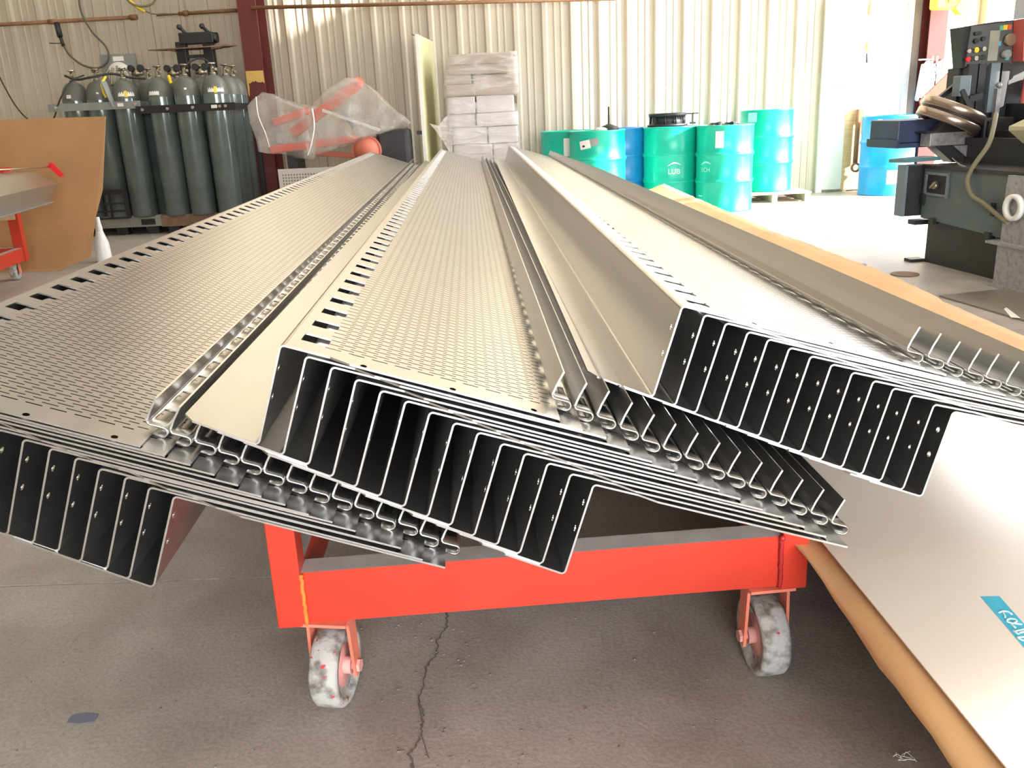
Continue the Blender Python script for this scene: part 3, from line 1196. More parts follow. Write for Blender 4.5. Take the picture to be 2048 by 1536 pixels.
def rack(label, x0, x1, y0, y1, zb, mt, mtb, bolts, basket=False):
    t = thing('cylinder_rack', label, 'rack', ((x0 + x1) / 2, (y0 + y1) / 2, 0), world=True)
    mb = MB()
    mb.box(x0, x1, y0 + .26, y1, base_z - .03, base_z)
    mb.box(x0, x1, y0 + .20, y0 + .28, base_z - .11, base_z + .01)
    mb.box(x0, x1, y1 - .08, y1, base_z - .11, base_z)
    mb.build('rack_base', mt, t)
    for xx in (x0 + .12, (x0 + x1) / 2, x1 - .12):
        for yy in (y0 + .27, y1 - .06):
            mb = MB()
            mb.box(xx - .06, xx + .06, yy - .05, yy + .05, 0, base_z - .11)
            mb.build('foot', M_DARK, t)
    mb = MB()
    mb.beam((x0 - .04, y0 + .115, zb), (x1 + .02, y0 + .055, zb - .005), .012, .075)
    b_ = mb.build('strap_bar', mtb, t)
    for fx in bolts:
        bm = MB()
        xx = x0 + (x1 - x0) * fx
        yy = y0 + .105 - .06 * fx
        bm.cyl((xx, yy, zb), (xx, yy - .014, zb), .016, 8)
        bm.build('bolt', M_CHROME, b_)
    mb = MB()
    xx = x0 + (x1 - x0) * (.80 if not basket else .80)
    mb.box(xx - .03, xx + .03, y0 + .048, y0 + .053, zb - .016, zb + .016)
    mb.build('tag_plate', M_WHITE, b_)
    for xx in (x0 - .03, x1 - .02):
        mb = MB()
        mb.box(xx - .02, xx + .02, y1 - .07, y1 - .03, base_z, zb + .03)
        mb.build('upright', mtb, t)
        mb = MB()
        mb.beam((xx, y0 + .10, zb), (xx, y1 - .05, zb), .012, .06)
        mb.build('side_strap', mtb, t)
    if basket:
        k = MB()
        a0, a1, yy = x1 - .66, x1 - .30, y0 + .08
        for zz in (.195, .27, .35, .47):
            k.beam((a0, yy, zz), (a1, yy, zz), .03 if zz == .47 else .014, .02 if zz != .47 else .05)
        for fx in (0, .5, 1):
            xx = a0 + (a1 - a0) * fx
            k.beam((xx, yy, .19), (xx, yy, .47), .035 if fx == 1 else .022, .02)
        k.build('wire_basket', M_BLACK, t)
        k = MB()
        k.box(x1 - .23, x1 - .08, y0 + .19, y0 + .205, base_z - .09, base_z - .03)
        k.build('fork_pocket', M_DARK, t)
    return t


rack('left gas cylinder rack with grey-green bar and black wire basket', -4.64, -3.72, 9.43, 10.16, 1.345, M_OLIVE, M_GREY, (.05, .97), True)
rack('right gas cylinder rack with a black bolted bar and rusty base', -3.70, -2.72, 9.34, 10.30, 1.285, M_RUST, M_BLACK, (.03, .30, .57, .86, .92))
# regulators and yellow tags tangled over the cylinder tops
def regulator(x, y, z, lab):
    t = thing('gas_regulator', lab, 'regulator', (x, y, z), world=True)
    mb = MB()
    mb.cyl((x - .06, y, z), (x + .06, y, z), .022, 10)
    mb.ball((x, y - .02, z), .036, seg=10)
    mb.build('regulator_body', M_BRONZE, t)
    for s in (-1, 1):
        g_ = MB()
        g_.cyl((x + s * .05, y - .01, z + .05), (x + s * .05, y - .045, z + .05), .034, 16)
        g_.build('gauge', M_DARK, t)


regulator(-3.80, 9.80, 1.66, 'twin gauge regulator on the rear cylinders of the left rack')
regulator(-3.40, 9.74, 1.64, 'twin gauge regulator between the first two cylinders of right rack')
regulator(-3.10, 9.72, 1.64, 'twin gauge regulator left of the shiny cylinder by the column')
hose('yellow tag strap curving between the two labelled left rack cylinders', [(-4.055, 9.60, 1.63), (-4.085, 9.55, 1.56), (-4.08, 9.54, 1.48), (-4.06, 9.54, 1.42)], .014, M_YEL, 'strap', 'tag_strap')
hose('yellow tag strap hanging between the first two right rack cylinders', [(-3.40, 9.58, 1.61), (-3.385, 9.56, 1.57), (-3.375, 9.55, 1.53)], .018, M_YEL, 'strap', 'tag_strap')
t = MB()
t.beam((-4.06, 9.53, 1.58), (-3.98, 9.52, 1.33), .10, .012)
o = t.build('grey_strap', M_GREY)
tag(o, 'flat grey strap hanging in front of the left rack, beside yellow tag', 'strap')
hose('dark gas hose draped over the valves of the left rack', [(-4.50, 9.66, 1.66), (-4.36, 9.60, 1.615), (-4.20, 9.58, 1.63), (-4.02, 9.66, 1.66), (-3.86, 9.70, 1.62), (-3.70, 9.72, 1.60)], .012, M_RUBBER)
hose('dark gas hose arching between valves of the right rack', [(-3.32, 9.72, 1.63), (-3.25, 9.80, 1.74), (-3.12, 9.84, 1.78), (-3.0, 9.84, 1.70), (-2.96, 9.80, 1.62)], .009, M_RUBBER)

# black clamp stand behind the right rack
t = thing('clamp_stand', 'black steel clamp stand with two ball knobs behind the right cylinder rack', 'stand', (-3.35, 10.42, 0), world=True)
for xx in (-3.50, -3.20):
    mb = MB()
    mb.box(xx - .055, xx + .055, 10.36, 10.46, 1.72, 2.0, bev=.008)
    mb.box(xx - .04, xx + .04, 10.38, 10.46, 0, 1.72)
    mb.box(xx - .11, xx + .11, 10.28, 10.56, 0, .03)
    mb.build('leg', M_BLACK, t)
mb = MB()
mb.box(-3.50, -3.12, 10.34, 10.46, 1.97, 2.09, bev=.012)
mb.cyl((-3.15, 10.40, 2.03), (-3.085, 10.40, 2.03), .055, 14)
mb.box(-3.45, -3.25, 10.36, 10.44, 1.83, 1.86)
mb.build('clamp_head', M_BLACK, t)
for xx in (-3.46, -3.21):
    mb = MB()
    mb.cyl((xx + .04, 10.38, 2.08), (xx - .01, 10.36, 2.14), .018, 8)
    mb.ball((xx - .02, 10.36, 2.15), .030, seg=12)
    mb.build('ball_knob', M_DARK, t)
mb = MB()
mb.prism([(-3.85, 10.33, 1.930), (-3.62, 10.27, 1.930), (-3.30, 10.22, 1.930), (-2.98, 10.27, 1.940), (-2.86, 10.33, 1.940), (-3.0, 10.50, 1.94), (-3.35, 10.52, 1.93), (-3.62, 10.48, 1.93)], (0, 0, -.012))
mb.prism([(-3.68, 10.30, 1.925), (-3.56, 10.30, 1.925), (-3.53, 10.30, 1.885)], (0, .1, 0))
mb.prism([(-3.14, 10.28, 1.94), (-2.96, 10.28, 1.945), (-3.05, 10.28, 1.91), (-3.14, 10.28, 1.90)], (0, .1, 0))
mb.build('flat_plate', M_RUST, t)

# ================================================================== leaning hardboard, bottle, left cart
mb = MB()
pts = [(-5.6, 7.30, .0), (-3.72, 7.25, .0), (-3.46, 7.29, .10), (-3.385, 7.33, .40), (-3.295, 7.36, .63), (-3.19, 7.42, 1.205), (-5.6, 7.50, 1.235)]
mb.prism(pts, (0, .006, 0))
o = mb.build('hardboard_sheet', M_CARD)
tag(o, 'large brown hardboard sheet standing in front of the left cylinder rack', 'board')
t = thing('spray_bottle', 'white plastic bottle standing on floor at the hardboard corner', 'bottle', (-3.52, 7.66, 0))
mb = MB()
mb.lathe([(.001, 0), (.062, 0), (.066, .02), (.060, .16), (.036, .24), (.028, .27), (.001, .27)], seg=18)
mb.build('bottle_body', mat('bright_white_plastic', (.86, .86, .84), .35), t)
mb = MB()
mb.lathe([(.030, .265), (.028, .30), (.022, .34), (.020, .385), (.001, .385)], seg=14)
mb.build('bottle_neck', mat('bright_white_plastic', (.86, .86, .84), .35), t)

t = thing('steel_cart', 'red steel cart at the left edge of the photo, before the hardboard', 'cart', (-3.80, 6.90, 0), R(8), None)
def lb(name, a, mt=M_RED, bev=0, par=None):
    m_ = MB()
    m_.box(*a, bev=bev, mtop=1)
    return m_.build(name, [mt, M_DUST], par or t)
lb('corner_post', (-.045, .03, -.04, .03, .145, .60))
lb('corner_post', (-.90, -.83, -.04, .03, .145, .60))
lb('rear_beam', (-.83, -.045, -.03, .03, .15, .25))
lb('side_rail', (-.035, .02, -2.6, -.04, .15, .25))
lb('side_rail', (-.90, -.845, -2.6, -.04, .15, .25))
for nm in ('timber_bearer',):
    mb = MB()
    mb.box(-.95, .16, -.10, -.02, .545, .60) if False else mb.beam((-1.0, -.45, .505), (.03, -.08, .505), .085, .06)
    mb.build(nm, M_WOOD, t)
mb = MB()
mb.box(-.95, .05, -.05, -.01, .83, .86)
mb.build('top_bar', M_RED, t)
for xx in (-.03, -.86):
    mb = MB()
    mb.box(xx - .02, xx + .02, -.05, -.01, .58, .84)
    mb.build('stake', M_RED, t)
def simple_caster(x, y):
    mb = MB()
    mb.box(x - .03, x + .03, y - .03, y + .03, .135, .15)
    for s in (-1, 1):
        mb.box(x + s * .036 - .003, x + s * .036 + .003, y - .02, y + .02, .05, .14)
    fk = mb.build('caster_fork', M_FORK, t)
    mb = MB()
    mb.lathe([(.012, -.022), (.060, -.024), (.066, -.016), (.066, .016), (.060, .024), (.012, .022)], (x, y, .066), 24, Matrix.Rotation(R(90), 3, 'Y'), closed=True)
    mb.build('wheel', M_WHEEL, t)
simple_caster(-.075, -.02)
simple_caster(-.80, -.02)

# panel lying on that cart: folded channel with a toothed lower edge
t = thing('folded_plank', 'folded grey steel plank with toothed lower edge on left red cart', 'metal plank', (-3.46, 6.95, .72), R(11))
mb = MB()
prof = [(-.50, .10), (-.13, .095), (.005, .0), (-.062, -.135), (-.030, -.140)]
n = len(prof)
prev = None
LENP = 2.9
rows = []
for x, z in prof:
    rows.append([mb.b.verts.new((x, yy, z)) for yy in (0, -LENP)])
for i in range(n - 1):
    if i == 3:
        continue
    mb.b.faces.new((rows[i][0], rows[i][1], rows[i + 1][1], rows[i + 1][0]))
mb.build('folded_sheet', M_STEEL, t, solid=.004)
for k in range(44):
    mb = MB()
    y0 = -k * .066
    mb.box(-.066, -.030, y0 - .036, y0 - .002, -.140, -.136)
    mb.build('edge_tooth', M_STEEL, t)
t = thing('steel_rod', 'thin rod with a red flag, above the panel on left cart', 'rod', (-3.47, 6.98, .845), world=True)
mb = MB()
mb.tube([(-3.47, 6.98, .845), (-3.80, 6.4, .86), (-4.3, 5.5, .88)], .006, 6)
mb.build('rod', M_CHROME, t)
mb = MB()
mb.prism([(-3.505, 6.96, .852), (-3.485, 6.96, .878), (-3.46, 6.96, .878), (-3.385, 6.95, .785), (-3.42, 6.95, .762)], (0, .004, 0))
mb.build('red_flag', M_FLAG, t)

# ================================================================== wrapped hoist, panels and wrapped pallet load by the wall
from mathutils import noise as mnoise


def hull_film(name, pts, sub, amp, mt, parent, seed=0):
    """stretch film: convex hull of points, subdivided and puckered"""
    mb = MB()
    for p_ in pts:
        mb.b.verts.new(p_)
    r_ = bmesh.ops.convex_hull(mb.b, input=mb.b.verts[:])
    bmesh.ops.delete(mb.b, geom=[g_ for g_ in r_['geom_interior'] if isinstance(g_, bmesh.types.BMVert)], context='VERTS')
    bmesh.ops.subdivide_edges(mb.b, edges=mb.b.edges[:], cuts=sub, use_grid_fill=True)
    bmesh.ops.triangulate(mb.b, faces=mb.b.faces[:])
    mb.b.normal_update()
    for v in mb.b.verts:
        n_ = mnoise.noise(v.co * 4 + Vector((seed, 0, 0))) + .35 * mnoise.noise(v.co * 11)
        v.co += v.normal * amp * n_
    for f in mb.b.faces:
        f.smooth = True
    return mb.build(name, mt, parent)


t = thing('wrapped_hoist', 'orange-red shop hoist bundled in clear plastic film by the dark red column', 'machine', (-1.8, 9.6, 0), world=True)
def hpart(name, fn, mt):
    mb = MB()
    fn(mb)
    return mb.build(name, mt, t)
hpart('boom_arm', lambda m_: (m_.beam((-2.20, 9.62, .98), (-1.47, 9.55, 1.43), .09, .10, bev=.01), m_.ball((-1.45, 9.55, 1.45), .062)), M_ORANGE)
hpart('frame_bar', lambda m_: m_.beam((-2.35, 9.50, 1.10), (-1.98, 9.46, 1.20), .10, .075, bev=.012), M_ORANGE)
hpart('frame_bar', lambda m_: m_.beam((-2.42, 9.5, .83), (-1.50, 9.48, .90), .08, .08, bev=.01), M_ORANGE)
hpart('frame_bar', lambda m_: m_.beam((-1.95, 9.46, .78), (-1.30, 9.46, .70), .06, .05, bev=.01), mat('dull_orange_cover', (.50, .14, .085), .6, vary=.1))
hpart('cover_disc', lambda m_: (m_.cyl((-1.40, 9.50, .78), (-1.40, 9.36, .78), .15, 28), m_.ball((-1.40, 9.40, .78), .14, seg=18)), mat('dull_orange_cover', (.50, .14, .085), .6, vary=.1))
hpart('dark_body', lambda m_: m_.box(-1.30, -.96, 9.45, 9.85, .30, .98, bev=.04), M_DARK)
hpart('grey_post', lambda m_: m_.beam((-1.62, 9.50, 1.20), (-1.52, 9.52, 1.02), .09, .06, bev=.01), M_MACHLT)
hpart('pale_tube', lambda m_: m_.beam((-1.82, 9.42, 1.20), (-1.25, 9.40, .98), .028, .028), M_WHITE)
hpart('base_frame', lambda m_: (m_.box(-2.40, -1.0, 9.42, 9.50, .10, .20), m_.box(-2.40, -1.0, 9.80, 9.88, .10, .20), m_.box(-2.25, -2.15, 9.45, 9.85, .20, .80), m_.box(-1.45, -1.35, 9.45, 9.85, .20, .70)), M_DARK)
for xx in (-2.32, -1.08):
    for yy in (9.46, 9.84):
        hpart('foot', lambda m_: m_.cyl((xx, yy, 0), (xx, yy, .10), .05, 14), M_DARK)
hull_film('plastic_film', [(-2.60, 9.45, 1.28), (-2.42, 9.45, 1.40), (-2.36, 9.75, 1.36), (-2.52, 9.40, .82), (-2.46, 9.70, .80), (-2.0, 9.36, 1.22), (-1.9, 9.75, 1.22), (-1.95, 9.32, .72), (-1.9, 9.8, .74)], 7, .035, M_FILM, t, 1)
hull_film('plastic_film', [(-2.0, 9.38, 1.20), (-1.95, 9.72, 1.18), (-1.56, 9.40, 1.50), (-1.42, 9.42, 1.52), (-1.36, 9.44, 1.40), (-1.42, 9.72, 1.45), (-.98, 9.36, 1.06), (-.96, 9.72, 1.04), (-1.10, 9.34, .98),
           (-1.55, 9.28, .90), (-1.95, 9.32, .76), (-1.9, 9.8, .78), (-1.1, 9.8, .95)], 7, .035, M_FILM, t, 3)
# gathered cords of film
hpart('film_strand', lambda m_: m_.tube([(-1.90, 9.30, 1.22), (-1.89, 9.26, 1.05), (-1.94, 9.27, .88), (-2.0, 9.30, .76)], .008, 6, sub=6), M_WHITE)
hpart('film_strand', lambda m_: m_.tube([(-2.48, 9.40, 1.36), (-2.47, 9.36, 1.18), (-2.42, 9.36, 1.0), (-2.40, 9.38, .86)], .006, 6, sub=6), M_WHITE)

# white perforated board low in front
def perf_mat():
    M = bpy.data.materials.new('round_hole_board')
    M.use_nodes = True
    nt = M.node_tree
    B = NB(nt)
    b = nt.nodes['Principled BSDF']
    b.inputs['Roughness'].default_value = .5
    tc = B.n('ShaderNodeTexCoord')
    sp = B.n('ShaderNodeSeparateXYZ')
    nt.links.new(tc.outputs['Object'], sp.inputs[0])
    P = .028
    def cell(o_):
        return B.math('SUBTRACT', B.math('FRACT', B.math('DIVIDE', o_, P)), .5)
    a, c_ = cell(sp.outputs[0]), cell(sp.outputs[2])
    d = B.math('ADD', B.math('MULTIPLY', a, a), B.math('MULTIPLY', c_, c_))
    h = B.math('LESS_THAN', d, .085)
    lim = B.math('MULTIPLY', B.math('LESS_THAN', B.math('ABSOLUTE', sp.outputs[0]), .30), B.math('LESS_THAN', sp.outputs[2], .62))
    mx = B.n('ShaderNodeMix', data_type='RGBA')
    nt.links.new(B.math('MULTIPLY', h, lim), mx.inputs[0])
    mx.inputs[6].default_value = (.62, .58, .54, 1)
    mx.inputs[7].default_value = (.22, .19, .17, 1)
    nt.links.new(mx.outputs[2], b.inputs['Base Color'])
    return M


t = thing('perforated_board', 'white board of round holes on floor left of the panel stacks', 'board', (-1.86, 8.8, 0), R(-2))
mb = MB()
mb.box(-.34, .34, -.008, .008, .04, .66)
mb.build('board', perf_mat(), t)
for xx in (-.30, .30):
    mb = MB()
    mb.box(xx - .02, xx + .02, -.12, .12, 0, .04)
    mb.build('foot', M_PERFW, t)

# tall narrow yellow-green panel standing edge-on
t = thing('standing_board', 'tall narrow yellow-green board with white edge standing against the wall', 'board', (-.79, 10.2, 0), world=True)
d_ = Vector((.085, 1, 0)).normalized()
n_ = Vector((d_.y, -d_.x, 0))
A0 = Vector((-.835, 9.70, 0))
mb = MB()
pl = [A0, A0 + d_ * .98, A0 + d_ * .98 + n_ * .03, A0 + n_ * .03]
mb.prism([p_ + Vector((0, 0, .02)) for p_ in pl], (0, 0, 1.885))
mb.build('panel_face', M_BANNER, t)
mb = MB()
mb.prism([p_ for p_ in (A0 - d_ * .012 - n_ * .002, A0 + d_ * .0 - n_ * .002, A0 + n_ * .034, A0 - d_ * .012 + n_ * .034)], (0, 0, 1.91))
mb.build('edge_strip', M_WHITE, t)
mb = MB()
mb.beam(A0 + Vector((-.03, -.015, 1.912)), A0 + d_ * 1.0 + Vector((.02, 0, 1.912)), .02, .012)
mb.build('top_rail', M_GREY, t)
mb = MB()
mb.beam(A0 + Vector((-.06, .0, .93)), A0 + Vector((-.002, .0, .93)), .03, .04)
mb.build('latch', M_DARK, t)

# tall wrapped pallet load
t = thing('wrapped_pallet', 'tall leaning load of cartons in milky stretch film on a pallet', 'pallet load', (-.16, 10.15, 0), world=True)
mb = MB()
for yy in (9.84, 10.12, 10.40):
    mb.box(-.52, .24, yy - .04, yy + .04, .02, .10)
for k in range(5):
    mb.box(-.52, .24, 9.80 + k * .145, 9.88 + k * .145, .10, .12)
    mb.box(-.52, .24, 9.80 + k * .145, 9.88 + k * .145, 0, .02)
mb.build('pallet', M_WOODGREY, t)
layers = [(-.52, .22, .12, .34, M_BOXW), (-.53, .21, .34, .56, M_BOXW), (-.52, .20, .56, .78, M_BOXW), (-.535, .19, .78, .96, M_BOXW), (-.545, .20, .96, 1.10, M_BOXW), (-.555, .16, 1.10, 1.28, M_BOXW)]
for x0, x1, z0, z1, mt in layers:
    mb = MB()
    xm = x0 + (x1 - x0) * random.uniform(.35, .6)
    mb.box(x0, xm - .006, 9.83 + random.uniform(-.015, .015), 10.44, z0 + .003, z1 - .003, bev=.012)
    mb.build('carton', mt, t)
    mb = MB()
    mb.box(xm + .006, x1, 9.82 + random.uniform(-.015, .015), 10.44, z0 + .003, z1 - .003, bev=.012)
    mb.build('carton', mt, t)
for a in ((-.575, -.26, 9.82, 10.40, 1.282, 1.40), (-.55, -.28, 9.84, 10.4, 1.402, 1.50), (-.27, .22, 9.84, 10.4, 1.282, 1.49), (-.52, .12, 9.82, 10.4, 1.50, 1.60), (-.50, .17, 9.80, 10.36, 1.60, 1.70)):
    mb = MB()
    mb.box(*a, rz=random.uniform(-.05, .05), bev=.014)
    mb.build('carton', M_BOX, t)
hull_film('stretch_film', [(-.55, 9.80, .10), (.23, 9.79, .10), (.24, 10.47, .10), (-.55, 10.47, .10), (-.56, 9.79, 1.28), (.20, 9.79, 1.1), (.2, 10.47, 1.2), (-.56, 10.47, 1.28)], 8, .016, M_FILM2, t, 7)
hull_film('stretch_film', [(-.585, 9.79, 1.27), (.22, 9.80, 1.27), (.24, 10.44, 1.28), (-.58, 10.44, 1.27), (-.51, 9.78, 1.70), (.215, 9.77, 1.71), (.22, 10.40, 1.70), (-.51, 10.40, 1.70), (-.585, 9.8, 1.40)], 8, .018, M_FILM2, t, 9)
mb = MB()
V_ = [(-.53, 9.81, 1.12), (-.60, 9.78, 1.06), (-.66, 9.77, .99), (-.76, 9.76, 1.02), (-.70, 9.75, .95), (-.63, 9.77, .84), (-.56, 9.79, .70), (-.53, 9.81, .66)]
mb.prism(V_, (0, .004, 0))
mb.build('loose_film_flap', M_FILM2, t)

# ================================================================== drums
RD, HD = .2925, .876


def drum(label, group, mt):
    root = thing('steel_drum', label, 'drum', group=group)
    def bead(z, h=.016):
        return [(RD, z - .03), (RD + h * .55, z - .012), (RD + h, z), (RD + h * .55, z + .012), (RD, z + .03)]
    mb = MB()
    prof = [(.001, .012), (RD - .02, .012), (RD - .006, .0), (RD + .004, .002), (RD + .004, .012), (RD, .018)]
    prof += bead(.31) + bead(.585) + [(RD, HD - .02), (RD + .005, HD - .014), (RD + .005, HD - .002), (RD - .004, HD), (RD - .010, HD - .004)]
    mb.lathe(prof, seg=48)
    mb.build('drum_body', mt, root)
    mb = MB()
    mb.lathe([(RD - .010, HD - .004), (RD - .014, HD - .020), (.001, HD - .018)], seg=48)
    lid = mb.build('drum_lid', mt, root)
    for a, rr in ((.6, .032), (3.7, .02)):
        mb = MB()
        x, y = .2 * math.cos(a), .2 * math.sin(a)
        mb.cyl((x, y, HD - .02), (x, y, HD - .006), rr, 12)
        mb.build('bung', M_BRASS, lid)
    return root


def on_drum(root, ang, z, wd, ht, mt, name, tilt=0.0, r=RD + .0015):
    mb = MB()
    n = 10
    V = []
    for j_ in range(2):
        row = []
        for i in range(n + 1):
            s_ = (i / n - .5) * wd
            h_ = (j_ - .5) * ht
            a_ = ang + (s_ * math.cos(tilt) - h_ * math.sin(tilt)) / r
            row.append(mb.b.verts.new((r * math.cos(a_), r * math.sin(a_), z + s_ * math.sin(tilt) + h_ * math.cos(tilt))))
        V.append(row)
    for i in range(n):
        mb.b.faces.new((V[0][i], V[0][i + 1], V[1][i + 1], V[1][i]))
    return mb.build(name, mt, root)


def drum_text(root, txt, ang, z, size, mt, r=RD + .0025):
    """lettering printed round the drum wall"""
    cu = bpy.data.curves.new('t', 'FONT')
    cu.body = txt
    cu.size = size
    cu.align_x = 'CENTER'
    ob = bpy.data.objects.new('t', cu)
    COL.objects.link(ob)
    dg = bpy.context.evaluated_depsgraph_get()
    me = bpy.data.meshes.new_from_object(ob.evaluated_get(dg))
    bpy.data.objects.remove(ob)
    bpy.data.curves.remove(cu)
    mb = MB()
    mb.b.from_mesh(me)
    bpy.data.meshes.remove(me)
    bmesh.ops.triangulate(mb.b, faces=mb.b.faces[:])
    for v in mb.b.verts:
        a_ = ang + v.co.x / r
        v.co = Vector((r * math.cos(a_), r * math.sin(a_), z + v.co.y))
    o = mb.build('lettering', mt, root)
    # sweeping arc above the letters
    mb = MB()
    pts = [(ang + (i / 12 - .5) * .46 / 1, z + size * 1.05 + .020 * math.sin(PI * i / 12) + .012 * i / 12) for i in range(13)]
    lo = [mb.b.verts.new((r * math.cos(a_), r * math.sin(a_), zz)) for a_, zz in pts]
    hi = [mb.b.verts.new((r * math.cos(a_), r * math.sin(a_), zz + .004 + .012 * math.sin(PI * i / 12))) for i, (a_, zz) in enumerate(pts)]
    for i in range(12):
        mb.b.faces.new((lo[i], lo[i + 1], hi[i + 1], hi[i]))
    mb.build('swoosh_mark', mt, root)
    return o


def dr(label, mt, x, y, z=0, rz=0):
    o = drum(label, 'drums along the back wall', mt)
    o.location = (x, y, z)
    return o, math.atan2(-y, -x)


oA, aA = dr('teal drum at the far left of the row, upright white label', M_TEAL, .74, 10.05)
on_drum(oA, aA + .05, .70, .11, .20, M_WHITE, 'paper_label')
oB, aB = dr('teal drum with a tilted white label, behind the panel ends', M_TEAL, 1.02, 9.55)
lbB = on_drum(oB, aB - .45, .74, .12, .085, M_WHITE, 'paper_label', .18)
on_drum(oB, aB - .10, .765, .08, .075, M_GREY, 'grey_label', .18)
on_drum(oB, aB - .50, .725, .03, .018, M_DARK, 'print_block', .18, RD + .003)
oC2, _ = dr('blue drum half hidden between the teal drums', M_BLUE, 1.38, 10.10)
oC, aC = dr('teal drum with black flanged rings on its lid', M_TEAL, 1.84, 9.75)
drum_text(oC, 'LUB', aC + .12, .395, .075, M_WHITE)
oD, aD = dr('teal drum with a white label, beside the wooden pallet', M_TEAL, 2.35, 9.45)
drum_text(oD, 'ECH', aD - .70, .415, .06, M_TEALTEXT)
on_drum(oD, aD - .18, .735, .085, .165, M_WHITE, 'paper_label')
on_drum(oD, aD - .95, .165, .07, .012, M_TEALTEXT, 'small_print')
oE, aE = dr('narrow-looking teal drum raised on the wooden pallet', M_TEAL, 2.98, 10.12, .125)
on_drum(oE, aE - .55, .80, .11, .10, M_TEALTEXT, 'faded_label')
oF, aF = dr('scuffed blue drum standing right of the white door', M_BLUE, 4.44, 10.30)
on_drum(oF, aF - .35, .74, .05, .20, M_WHITE, 'scuff_mark')
on_drum(oF, aF + .25, .22, .12, .18, M_WHITE, 'scuff_mark')

# things on the drum lids
t = thing('flanged_ring', 'black flanged gear ring stacked on a teal drum lid', 'ring', (1.80, 9.75, HD), world=True)
mb = MB()
mb.lathe([(.12, 0), (.21, 0), (.22, .02), (.17, .03), (.16, .10), (.20, .105), (.205, .135), (.12, .14)], (1.80, 9.75, HD), 32, closed=True)
mb.build('ring_body', M_BLACK, t)
for k in range(10):
    a_ = k / 10 * 2 * PI
    mb = MB()
    mb.cyl((1.80 + .185 * math.cos(a_), 9.75 + .185 * math.sin(a_), HD + .02), (1.80 + .185 * math.cos(a_), 9.75 + .185 * math.sin(a_), HD + .11), .010, 6)
    mb.build('pin', M_BLACK, t)
mb = MB()
mb.box(1.99, 2.13, 9.73, 9.76, HD + .115, HD + .13)
mb.box(2.06, 2.075, 9.735, 9.755, HD + .03, HD + .12)
mb.box(2.04, 2.10, 9.72, 9.77, HD + .015, HD + .035)
mb.build('bracket', M_BLACK, t)
for x, y, lab in ((2.25, 9.42, 'dark oily rag on the labelled teal drum, left one'), (2.40, 9.40, 'dark oily rag on the labelled teal drum, right one')):
    mb = MB()
    t_ = bmesh.new()
    bmesh.ops.create_icosphere(t_, subdivisions=3, radius=.07)
    for v in t_.verts:
        v.co *= 1 + .6 * mnoise.noise(v.co * 22 + Vector((x, 0, 0)))
        v.co = Vector((v.co.x * 1.2, v.co.y, max(-.015, v.co.z * .45)))
    mb.join(t_)
    o = mb.build('oily_rag', M_DARK, loc=(x, y, HD))
    tag(o, lab, 'rag')
mb = MB()
mb.lathe([(.10, 0), (.11, .03), (.04, .06), (.012, .07), (.010, .24), (.004, .245)], (1.15, 9.60, HD - .012), 20)
o = mb.build('hand_pump', M_DARK)
tag(o, 'slim dark pump standing on the teal drum with the tilted label', 'pump')
mb = MB()
mb.ball((1.05, 9.50, HD), .075, .4)
mb.b.faces.ensure_lookup_table()
o = mb.build('white_rag', M_CLOTH)
tag(o, 'pale wad of cloth on the teal drum with the tilted label', 'rag')

t = thing('wooden_pallet', 'worn wooden pallet under the raised teal drum', 'pallet', (2.99, 10.05, 0), world=True)
for xx in (2.62, 2.98, 3.34):
    mb = MB()
    mb.box(xx - .03, xx + .03, 9.70, 10.44, .018, .105)
    mb.build('stringer', M_WOODGREY, t)
for k in range(6):
    mb = MB()
    mb.box(2.58, 3.38, 9.69 + k * .13, 9.78 + k * .13, .105, .123)
    mb.build('deck_board', M_WOODGREY, t)
    if k % 2 == 0:
        mb = MB()
        mb.box(2.58, 3.38, 9.69 + k * .13, 9.78 + k * .13, 0, .018)
        mb.build('bottom_board', M_WOODGREY, t)

# ================================================================== white door, cord, pipe and corner things
mb = MB()
mb.box(3.86, 4.74, WY - .045, WY - .036, .03, 2.10)
door = struct('door_1', mb, M_DOOR)
mb = MB()
for a in ((3.79, 3.86, 0, 2.16), (4.74, 4.81, 0, 2.16)):
    mb.box(a[0], a[1], WY - .07, WY - .03, a[2], 2.098)
mb.box(3.79, 4.81, WY - .07, WY - .03, 2.10, 2.17)
mb.build('door_frame', M_DOOR, door)
mb = MB()
mb.box(3.90, 3.98, WY - .06, WY - .045, 1.15, 1.27)
mb.tube([(3.94, WY - .05, 1.20), (3.94, WY - .10, 1.20), (4.06, WY - .10, 1.215)], .012, 8)
mb.ball((4.05, WY - .10, 1.215), .018)
mb.build('door_handle', M_CHROME, door)
mb = MB()
mb.box(3.955, 4.00, WY - .052, WY - .045, 1.40, 1.58)
mb.build('door_plate', mat('grey_plate', (.45, .45, .46), .5), door)
t = thing('pull_cord', 'hanging cord with wooden pulls beside the white door', 'cord', (4.26, 10.66, 1.5), world=True)
mb = MB()
mb.tube([(4.27, 10.66, 2.9), (4.265, 10.66, 1.47)], .006, 6)
mb.build('cord', M_CLOTH, t)
for z0, z1 in ((1.97, 2.16), (1.58, 1.70)):
    mb = MB()
    mb.lathe([(.001, z0), (.026, z0 + .01), (.030, z0 + .05), (.016, z1 - .02), (.010, z1)], (4.265, 10.66, 0), 12)
    mb.build('wooden_pull', M_WOOD, t)
mb = MB()
mb.tube([(4.265, 10.66, 1.56), (4.27, 10.655, 1.46)], .010, 6)
mb.build('cord_tip', M_DARK, t)
t = thing('drain_pipe', 'orange-brown pipe ending in a round elbow beside the blue drum', 'pipe', (4.23, 10.70, .3), world=True)
mb = MB()
mb.tube([(4.235, 10.70, .95), (4.235, 10.70, .32)], .028, 12)
mb.build('pipe', M_COPPER, t)
mb = MB()
